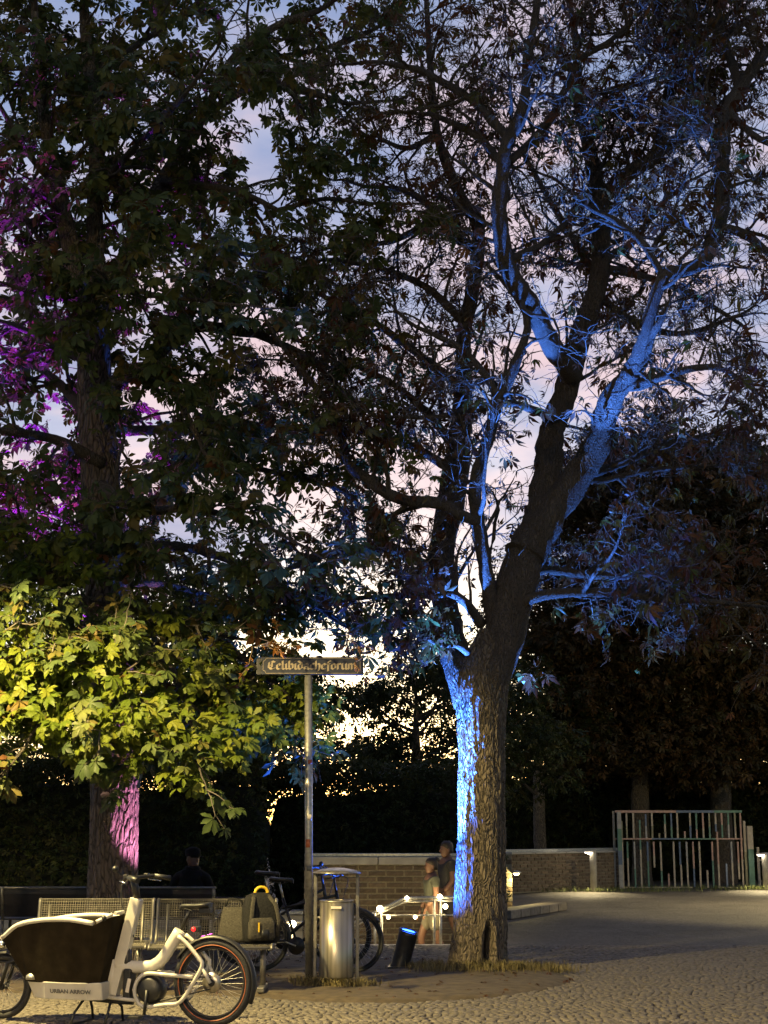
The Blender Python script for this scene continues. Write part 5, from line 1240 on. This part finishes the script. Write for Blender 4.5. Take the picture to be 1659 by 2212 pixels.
# ================================================================== BENCHES
def mesh_bench(label, L, loc, rz):
    """wire-mesh bench; local x along the bench, seat front towards -y"""
    root = tag(empty('mesh_bench', loc, rz), label, 'bench', 'wire mesh benches facing the square')
    prof = smooth_path([(-.03, .395, 0, 0), (-.015, .43, 0, 0), (.03, .44, 0, 0), (.2, .425, 0, 0), (.36, .425, 0, 0), (.42, .47, 0, 0), (.46, .6, 0, 0), (.50, .82, 0, 0), (.52, .845, 0, 0), (.545, .83, 0, 0)], .02)
    pr = [(p[0], p[1]) for p in prof]; ln = [0]
    for a, b in zip(pr, pr[1:]): ln.append(ln[-1] + math.hypot(b[0] - a[0], b[1] - a[1]))
    for part, lo, hi in (('seat_mesh', 0, .47), ('back_mesh', .47, 2)):
        mb = MB(); pts = [p for p, s in zip(pr, ln) if lo <= s <= hi + .02]
        nx = int(L / .0235)
        for i in range(1, nx):
            x = L * i / nx; mb.tube([(x, y, z) for y, z in pts[::2] + [pts[-1]]], .0042, 4, cap=False)
        tot_ = 0; nxt = 0
        for a, b in zip(pts, pts[1:]):
            tot_ += math.hypot(b[0] - a[0], b[1] - a[1])
            if tot_ >= nxt: mb.tube([(0, b[0], b[1]), (L, b[0], b[1])], .0042, 4, cap=False); nxt += .0235
        o = mb.build(part, MT['wire'], root); o['kind'] = 'stuff'
    for x in (0, L): MB().tube([(x, y, z) for y, z in pr], .017, 8).build('end_frame', MT['bframe'], root)
    MB().tube([(0, .53, .838), (L, .53, .838)], .016, 8).build('top_rail', MT['bframe'], root); MB().tube([(0, -.02, .415), (L, -.02, .415)], .014, 8).build('front_rail', MT['bframe'], root)
    for x in (.10, L - .10):
        lg = MB().tube([(x, .2, .42), (x, .2, .03)], .03, 10).build('leg', MT['bframe'], root)
        MB().box((x, .18, .025), (.07, .46, .05)).build('foot', MT['bframe'], lg, .01)
        MB().tube([(x, -.01, .40), (x, .4, .40), (x, .44, .52), (x, .49, .8)], .014, 8).build('support', MT['bframe'], root)
    return root
yb_ = 14.95; xa, xb = P(60, 2000, yb_).x, P(318, 2000, yb_).x
mesh_bench('wire mesh bench behind the cargo box', xb - xa - .02, (xa, yb_ + .05, .02), math.radians(1.5))
xa2, xb2 = P(324, 2000, yb_).x, P(588, 2000, yb_).x
mesh_bench('wire mesh bench with the backpack on its seat', xb2 - xa2, (xa2, yb_, .02), math.radians(0))
def sheet_bench(label, L, loc, rz, nseat=2):
    """bench seen from behind: dark sheet backrest towards -y"""
    root = tag(empty('sheet_bench', loc, rz), label, 'bench', 'dark benches facing away')
    for i in range(nseat):
        w = L / nseat; x = w * (i + .5)
        rings = [[Vector((x + sx * (w / 2 - .02), y, z)) for sx in (-1, 1)] + [Vector((x + sx * (w / 2 - .02), y + .012, z)) for sx in (1, -1)] for y, z in ((.08, .46), (.03, .6), (-.01, .74), (-.015, .80))]
        MB().loft(rings, sm=False).build('backrest', MT['dsheet'], root, .004)
        MB().box((x, .3, .43), (w - .04, .42, .02)).build('seat', MT['dsheet'], root, .005)
    MB().tube([(0, -.015, .815), (L, -.015, .815)], .017, 8).build('top_rail', MT['bframe'], root)
    for i in range(nseat + 1):
        x = max(.03, min(L - .03, L * i / nseat)); MB().tube([(x, .5, .02), (x, .48, .42), (x, .09, .44), (x, .0, .72), (x, -.02, .82)], .02, 8).tube([(x, .1, .44), (x, .04, .0)], .02, 8).build('leg', MT['bframe'], root)
    return root
yk = 19.1; xk0 = P(-190, 1960, yk).x; xk1 = P(196, 1960, yk).x; sheet_bench('dark bench with its back turned, left of the pink trunk', xk1 - xk0, (xk0, yk, .02), 0, 2)
xk2, xk3 = P(290, 1960, yk).x, P(466, 1960, yk).x; sheet_bench('dark bench with its back turned, carrying the seated person', xk3 - xk2, (xk2, yk, .02), 0, 1)
# bag on the back bench
o = MB().box((0, 0, .17), (.30, .2, .30)).build('paper_bag', M('beige_bag', (.22, .17, .11), .9, bump=.3), None, .05); o.location = P(325, 1960, yk + .34).to_2d().to_3d() + Vector((0, 0, .462)); tag(o, 'beige bag on the seat beside the seated person', 'bag')

# ---- backpack and bag on the near bench
def superloop(w, d, z, n=20, e=.45, ox=0, oy=0):
    return [Vector((ox + w / 2 * math.copysign(abs(math.cos(a)) ** e, math.cos(a)), oy + d / 2 * math.copysign(abs(math.sin(a)) ** e, math.sin(a)), z)) for a in [2 * math.pi * j / n for j in range(n)]]
bp_x = P(560, 2000, yb_).x
bp = tag(empty('backpack', (bp_x, yb_ + .19, .468), math.radians(24)), 'dark grey backpack with a yellow loop standing on the bench end', 'backpack')
MB().loft([superloop(.26, .17, .0), superloop(.31, .20, .03), superloop(.31, .20, .18, oy=.01), superloop(.28, .18, .33, oy=.03), superloop(.22, .14, .42, oy=.05), superloop(.10, .07, .45, oy=.06)]).build('body', MT['cloth2'], bp)
MB().loft([superloop(.20, .06, .03), superloop(.23, .09, .06), superloop(.22, .09, .19), superloop(.17, .05, .23)]).build('pocket', MT['cloth'], bp); bp.children[-1].location = (-.03, -.115, 0)
MB().loft([superloop(.05, .03, .0), superloop(.06, .035, .04), superloop(.05, .03, .08)]).build('pouch', MT['black'], bp); bp.children[-1].location = (-.02, -.175, .05)
for s in (-1, 1): MB().tube([(s * .11, -.10, .06), (s * .12, -.12, .2), (s * .10, -.09, .34), (s * .06, .0, .43)], .02, 8, flat=.4).build('strap', MT['cloth'], bp)
MB().box((-.07, -.168, .15), (.012, .006, .085)).build('zip_tab', MT['yellow'], bp)
MB().ring((.02, .06, .445), .055, .014, (1, 0, 0), (0, 0, 1), 20, 8, a0=0, a1=math.pi).build('yellow_loop', MT['yellow'], bp)
o = tag(empty('shoulder_bag', (P(500, 2000, yb_).x, yb_ + .2, .468), math.radians(-8)), 'crumpled grey bag leaning beside the backpack on the bench', 'bag')
MB().loft([superloop(.26, .12, .0), superloop(.30, .15, .05), superloop(.28, .13, .18, oy=.03), superloop(.26, .07, .30, oy=.06), superloop(.25, .03, .34, oy=.07)]).build('body', MT['cloth'], o)
MB().tube([(-.11, .07, .33), (-.06, .04, .42), (.05, .05, .41), (.12, .07, .32)], .012, 8, flat=.4).build('strap', MT['cloth2'], o)

bp.scale = (1.2, 1.1, 1.06)
# ================================================================== COLOURED GATE
gl_, gr_ = G(1341, 1921), G(1603, 1919); gy = (gl_.y + gr_.y) / 2; gz0 = .03
gate = tag(empty('coloured_gate', (gl_.x, gy, 0)), 'tall gate of multicoloured vertical bars in front of the dark trees', 'gate')
GLn = gr_.x - gl_.x; gtop = P(1450, 1753, gy).z; gmid = P(1450, 1812, gy).z
def seg_bar(parent, x, y, spans, w, name='bar', d=None, horiz=False):
    d = d or w; mb = MB(); keys = []
    for i, (a, b, c) in enumerate(spans):
        if c not in keys: keys.append(c)
        if horiz: mb.box(((a + b) / 2, y, x), (b - a, d, w), mi=keys.index(c))
        else: mb.box((x, y, (a + b) / 2), (w, d, b - a), mi=keys.index(c))
    return mb.build(name, [PAINT[k] for k in keys], parent)
def gx(c): return (c - 180) / (1345 - 180) * GLn       # crop column -> metres along the gate
def gz(r): return gz0 + (930 - r) / (930 - 165) * (gtop - gz0)
bars = [(270, 180, 440, 'beige', 'olive'), (270, 470, 930, 'green', 'beige'), (333, 180, 440, 'beige', 'beige'), (335, 470, 930, 'grey', 'green'), (392, 250, 930, 'green', 'beige'), (450, 190, 440, 'blue', 'grey'), (458, 470, 925, 'blue', 'green'), (508, 180, 440, 'beige', 'olive'), (516, 470, 730, 'pink', 'beige'), (572, 385, 440, 'olive', 'olive'), (580, 470, 925, 'beige', 'green'), (628, 190, 440, 'green', 'beige'), (645, 790, 930, 'pink', 'pink'), (688, 180, 440, 'blue', 'green'), (700, 470, 930, 'beige', 'beige'), (744, 180, 440, 'beige', 'beige'), (758, 470, 700, 'blue', 'blue'), (763, 700, 930, 'beige', 'beige'), (810, 365, 440, 'pink', 'beige'), (822, 470, 930, 'grey', 'beige'), (864, 180, 440, 'beige', 'blue'), (882, 470, 925, 'pink', 'blue'), (922, 180, 440, 'green', 'pink'), (940, 470, 925, 'beige', 'beige'), (985, 180, 435, 'pink', 'beige'), (1005, 755, 930, 'beige', 'beige'), (1044, 180, 440, 'olive', 'green'), (1060, 470, 930, 'pink', 'green'), (1103, 180, 370, 'beige', 'blue'), (1112, 370, 925, 'pink', 'beige'), (1160, 180, 430, 'pink', 'green'), (1185, 690, 920, 'sky', 'sky'), (1222, 180, 440, 'green', 'grey'), (1240, 470, 920, 'grey', 'beige'), (1284, 180, 440, 'olive', 'beige'), (1300, 470, 845, 'pink', 'beige'), (1335, 180, 930, 'pink', 'beige')]
for c, r0, r1, k0, k1 in bars:
    zA, zB = gz(r1), gz(r0); zm = zA + (zB - zA) * rnd.uniform(.35, .65)
    seg_bar(gate, gx(c), 0, [(zA, zm, k1), (zm, zB, k0)], .042)
seg_bar(gate, gtop, 0, [(gx(165), gx(735), 'pink'), (gx(735), gx(1090), 'blue'), (gx(1090), gx(1352), 'green')], .062, 'top_rail', .05, True)
seg_bar(gate, gmid, 0, [(gx(150), gx(500), 'pink'), (gx(500), gx(760), 'blue'), (gx(760), gx(1095), 'green'), (gx(1095), gx(1350), 'pink')], .035, 'middle_rail', .05, True)
seg_bar(gate, .035, .01, [(gx(220), gx(860), 'beige'), (gx(1100), gx(1350), 'beige')], .03, 'bottom_rail', .05, True)
seg_bar(gate, gx(195), -.09, [(0, gz(700), 'grey'), (gz(700), gz(560), 'blue'), (gz(560), gz(340), 'green'), (gz(340), gz(170), 'grey')], .10, 'gate_post')
seg_bar(gate, gx(152), .06, [(0, gz(500), 'grey'), (gz(500), gz(160), 'beige')], .05, 'gate_post'); seg_bar(gate, gx(222), .0, [(0, gz(480), 'beige'), (gz(480), gz(260), 'olive')], .045, 'bar')
seg_bar(gate, gx(1410), -.06, [(0, gz(545), 'green'), (gz(545), gz(312), 'beige')], .14, 'gate_post'); seg_bar(gate, gx(1368), .0, [(0, gz(570), 'olive'), (gz(570), gz(260), 'beige')], .06, 'gate_post')
fen = tag(empty('bar_fence', (gl_.x + gx(1485), gy, 0)), 'short run of coloured bars right of the green and white gate post', 'fence')
for i, (a, k0, k1) in enumerate(((0, 'beige', 'beige'), (.16, 'green', 'grey'), (.30, 'beige', 'grey'), (.36, 'grey', 'pink'), (.62, 'blue', 'grey'))):
    h = (1.05, .78, .8, .85, .8)[i]; seg_bar(fen, a, 0, [(0, h * .5, k1), (h * .5, h, k0)], .06)
seg_bar(fen, .72, .05, [(-.02, .7, 'grey')], .04, 'rail', .03, True)
w_r = G(1618, 1905); o = MB().box((0, 0, .0), (3.2, .4, .12)).build('wall_cap', MT['concrete'], None, .01)
rwall = tag(empty('low_wall', (w_r.x + 1.6, gy + 1.2, 0)), 'low wall with pale cap behind the bar fence at the right edge', 'wall')
o.parent = rwall; o.location = (0, 0, 1.13); MB().box((0, 0, .53), (3.1, .3, 1.06)).build('wall_body', MT['mortar'], rwall)

# ================================================================== PEOPLE
def body(name, pts, edges, root_i, mat, parent, sub=2):
    me = bpy.data.meshes.new(name); me.from_pydata([p[0] for p in pts], edges, []); me.materials.append(mat)
    o = link(name, me, parent); bmx = bmesh.new(); bmx.from_mesh(me); ly = bmx.verts.layers.skin.verify(); bmx.verts.ensure_lookup_table()
    for i, v in enumerate(bmx.verts):
        r = pts[i][1]; v[ly].radius = r if isinstance(r, tuple) else (r, r); v[ly].use_root = (i == root_i)
    bmx.to_mesh(me); bmx.free()
    o.modifiers.new('skin', 'SKIN').use_smooth_shade = True; s = o.modifiers.new('sub', 'SUBSURF'); s.levels = s.render_levels = sub
    return o
def head(parent, c, rz, hair_long=False, cap=False, bun=False):
    """head with nose, ears, mouth, eyes; faces local -y"""
    h = empty('head'); h.parent = parent; h.location = c; h.rotation_euler = (0, 0, rz)
    mb = MB(); rings = []
    for z, w, d, oy in ((-.115, .035, .04, -.03), (-.10, .05, .058, -.022), (-.06, .062, .082, -.012), (-.02, .070, .092, -.004), (.03, .075, .098, .002), (.075, .070, .092, .006), (.105, .05, .066, .008), (.12, .02, .03, .008)):
        rings.append([Vector((math.cos(a) * w, math.sin(a) * d + oy, z)) for a in [2 * math.pi * j / 18 for j in range(18)]])
    mb.loft(rings); mb.loft([[Vector((math.cos(a) * r, y + math.sin(a) * r * .4, z)) for a in [2 * math.pi * j / 8 for j in range(8)]] for z, y, r in ((.02, -.095, .008), (-.01, -.105, .012), (-.03, -.112, .016), (-.042, -.098, .014))])
    for s in (-1, 1): mb.ball((s * .077, .005, -.012), (.010, .02, .032), 10, 6)
    mb.box((0, -.090, -.068), (.042, .012, .010)); mb.tube([(0, .02, -.09), (0, .03, -.19)], .052, 14)
    f = mb.build('face', MT['skin'], h)
    e = MB()
    for s in (-1, 1): e.ball((s * .03, -.088, .0), (.011, .008, .006), 8, 6)
    e.build('eyes', MT['hair'], h)
    if cap:
        MB().lathe([(.088, .0), (.098, .03), (.104, .07), (.09, .105), (.05, .13), (0, .136)], 24, (0, .005, .018)).build('cap', MT['coat'], h)
        MB().loft([superloop(.15, .10, .02, oy=-.12), superloop(.15, .10, .03, oy=-.12)]).build('cap_brim', MT['coat'], h)
    else:
        hr = MB(); rr_ = []
        for z, w, d, oy in ((-.06, .066, .05, .055), (-.02, .078, .075, .035), (.03, .083, .098, .012), (.07, .080, .102, .008), (.105, .062, .08, .008), (.13, .03, .04, .01)):
            rr_.append([Vector((math.cos(a) * w, math.sin(a) * d + oy, z)) for a in [2 * math.pi * j / 18 for j in range(18)]])
        hr.loft(rr_)
        if bun: hr.ball((0, .09, .09), .05)
        hr.build('hair', MT['hair'], h)
    return h
def seated_person():
    loc = P(412, 1960, yk + .26); root = tag(empty('person', (loc.x, yk + .26, .02)), 'person in black coat and cap sitting with back to the camera', 'person')
    p = [((0, 0, .48), (.17, .13)), ((0, -.03, .68), (.17, .12)), ((0, -.02, .86), (.20, .12)), ((0, .0, .98), (.15, .09)), ((0, .01, 1.04), .065),
         ((-.19, .0, .93), .075), ((-.26, .06, .72), .06), ((-.20, .28, .60), .048), ((-.13, .36, .60), .035), ((.19, .0, .93), .075), ((.26, .06, .72), .06), ((.20, .28, .60), .048), ((.13, .36, .60), .035),
         ((-.10, .02, .50), .10), ((-.13, .42, .52), .075), ((-.13, .46, .12), .05), ((-.13, .56, .05), .04), ((.10, .02, .50), .10), ((.13, .42, .52), .075), ((.13, .46, .12), .05), ((.13, .56, .05), .04)]
    e = [(0, 1), (1, 2), (2, 3), (3, 4), (3, 5), (5, 6), (6, 7), (7, 8), (3, 9), (9, 10), (10, 11), (11, 12), (0, 13), (13, 14), (14, 15), (15, 16), (0, 17), (17, 18), (18, 19), (19, 20)]
    body('body', p, e, 0, MT['coat'], root); head(root, (.01, .02, 1.16), math.pi - .45, cap=True)
    MB().ring((.01, .015, 1.045), .075, .03, (1, 0, 0), (0, 1, 0), 20, 8).build('collar', MT['coat'], root)
    for s in (-1, 1): hand(root, Vector((s * .12, .38, .60)), Vector((-s * .3, 1, -.2)), s)
    return root
def hand(root, c, d, side):
    d = d.normalized(); up = Vector((0, 0, 1)); sdir = d.cross(up).normalized(); mb = MB()
    mb.loft([[c + d * t + sdir * (math.cos(a) * w) + up * (math.sin(a) * .014) for a in [2 * math.pi * j / 10 for j in range(10)]] for t, w in ((-.02, .026), (.03, .038), (.07, .040), (.085, .034))])
    for i, (o_, L) in enumerate(((-.030, .065), (-.010, .075), (.010, .072), (.030, .055))):
        s0 = c + d * .075 + sdir * o_; mb.tube([s0, s0 + d * (L * .5) - up * .008, s0 + d * (L * .8) - up * .03, s0 + d * L * .85 - up * .05], [.0088, .0085, .008, .006], 8)
    s0 = c + d * .015 + sdir * (.03 * side); mb.tube([s0, s0 + d * .03 + sdir * (.025 * side), s0 + d * .06 + sdir * (.03 * side) - up * .015], [.011, .010, .007], 8)
    return mb.build('hand', MT['skin'], root)
def walker(label, loc, rz, shirt, lower, bun, sc=1.0):
    root = tag(empty('person', loc, rz), label, 'person', 'people on the stairs'); root.scale = (sc,) * 3
    up = [((0, .0, .95), (.15, .10)), ((0, -.01, 1.12), (.14, .095)), ((0, -.02, 1.30), (.18, .11)), ((0, 0, 1.42), (.13, .075)), ((0, .0, 1.49), .055),
          ((-.18, 0, 1.40), .06), ((-.22, .03, 1.14), .046), ((-.20, -.12, .94), .036), ((.18, 0, 1.40), .06), ((.23, .0, 1.14), .046), ((.22, -.14, .98), .036),
          ((-.09, 0, .88), .095), ((-.10, -.16, .50), .062), ((-.10, -.12, .10), .042), ((-.10, -.24, .045), .035), ((.09, 0, .88), .095), ((.10, .06, .48), .062), ((.10, .24, .12), .042), ((.10, .14, .05), .035)]
    e = [(0, 1), (1, 2), (2, 3), (3, 4), (3, 5), (5, 6), (6, 7), (3, 8), (8, 9), (9, 10), (0, 11), (11, 12), (12, 13), (13, 14), (0, 15), (15, 16), (16, 17), (17, 18)]
    body('body', up, e, 0, MT['skin'], root)
    body('top', [(q[0], tuple(a * 1.09 + .008 for a in (q[1] if isinstance(q[1], tuple) else (q[1],) * 2))) for q in up[:4]] + [(up[5][0], .075), ((-.205, .015, 1.25), .062), (up[8][0], .075), ((.21, 0, 1.25), .062)], [(0, 1), (1, 2), (2, 3), (3, 4), (4, 5), (3, 6), (6, 7)], 0, MT[shirt], root)
    body('shorts', [((0, .0, .97), (.16, .11)), ((0, 0, .9), (.16, .11)), ((-.09, 0, .86), .11), ((-.10, -.10, .58), .095), ((.09, 0, .86), .11), ((.10, .03, .58), .095)], [(0, 1), (1, 2), (2, 3), (1, 4), (4, 5)], 0, MT[lower], root)
    head(root, (0, -.01, 1.60), 0, bun=bun)
    hand(root, Vector((-.20, -.14, .92)), Vector((0, -.4, -1)), -1); hand(root, Vector((.22, -.16, .96)), Vector((0, -.4, -1)), 1)
    return root
seated_person()
wa = P(933, 1900, 22.9); walker('person in grey-green top with tied-up dark hair on the stairs', (wa.x, 22.9, -.50), math.radians(-75), 'shirt', 'shorts', True, .94)
wb = P(966, 1900, 23.3); walker('taller person in dark shirt half hidden by the blue-lit trunk', (wb.x, 23.3, -.36), math.radians(-70), 'shirt2', 'shirt2', False, 1.0)

# ================================================================== GRASS AND LITTER
def tufts(name, label, spots_, n, h, mat, seed):
    r = np.random.default_rng(seed); V, T = [], []
    for k in range(n):
        cx_, cy_, sx_, sy_ = spots_[r.integers(len(spots_))]; x, y = r.normal(cx_, sx_), r.normal(cy_, sy_); z = bed_height(x, y) - .01
        a = r.uniform(0, 6.28); L = r.uniform(*h); w = .004; ln = r.uniform(.1, .9); dx, dy = math.cos(a) * ln * L, math.sin(a) * ln * L; px_, py_ = -math.sin(a) * w, math.cos(a) * w
        b = len(V); V += [(x - px_, y - py_, z), (x + px_, y + py_, z), (x + dx * .35 + px_ * .8, y + dy * .35 + py_ * .8, z + L * .6), (x + dx * .35 - px_ * .8, y + dy * .35 - py_ * .8, z + L * .6), (x + dx, y + dy, z + L * .85)]
        T += [(b, b + 1, b + 2), (b, b + 2, b + 3), (b + 3, b + 2, b + 4)]
    o = link(name, np_mesh(name, np.array(V), np.array(T), mat)); tag(o, label, 'grass', kind='stuff'); return o
tb = (tpath[0][0], TY)
tufts('grass', 'dry grass tufts round the foot of the big tree', [(tb[0] - .3, tb[1] - .42, .16, .12), (tb[0] + .12, tb[1] - .5, .18, .12), (tb[0] + .42, tb[1] - .4, .14, .12), (tb[0] + .75, tb[1] - .3, .16, .16), (tb[0] - .6, tb[1] - .2, .12, .2)], 2600, (.02, .13), MT['grass'], 1)
tufts('grass', 'grass tufts round the feet of the litter bin', [(bx - .22, by - .14, .09, .08), (bx + .2, by - .12, .12, .08), (bx + .05, by - .2, .15, .05), (px, sy - .1, .1, .08)], 900, (.04, .13), MT['grass'], 2)
o = tufts('grass', 'verge of grass round the bollard lamp and gate', [(b0.x + .5, b0.y - .1, 1.2, .25), (gl_.x + 1.5, gy + .1, 1.3, .3), (b1.x, b1.y, .7, .3)], 2600, (.05, .16), M('verge_grass', (.10, .12, .03), .8, var=.5, scale=2), 3)
n = 700; r = np.random.default_rng(8); lx = r.uniform(-6.5, 3.0, n); ly = r.uniform(14.3, 20.5, n); ok = np.array([in_poly(a, b, BED) for a, b in zip(lx, ly)]); lx, ly = lx[ok], ly[ok]
pz = np.array([bed_height(a, b) + .012 for a, b in zip(lx, ly)]); d = r.normal(0, 1, (len(lx), 3)); d[:, 2] = .4
fl_ = scatter('fallen_leaves', 'mid', np.stack([lx, ly, pz], 1), orient(d, .25, r), r.uniform(.04, .09, len(lx)), MT['leaf_brown'], None, r.uniform(0, .7, len(lx))); tag(fl_, 'dry leaves lying on the soil under the trees', 'leaves', kind='stuff')
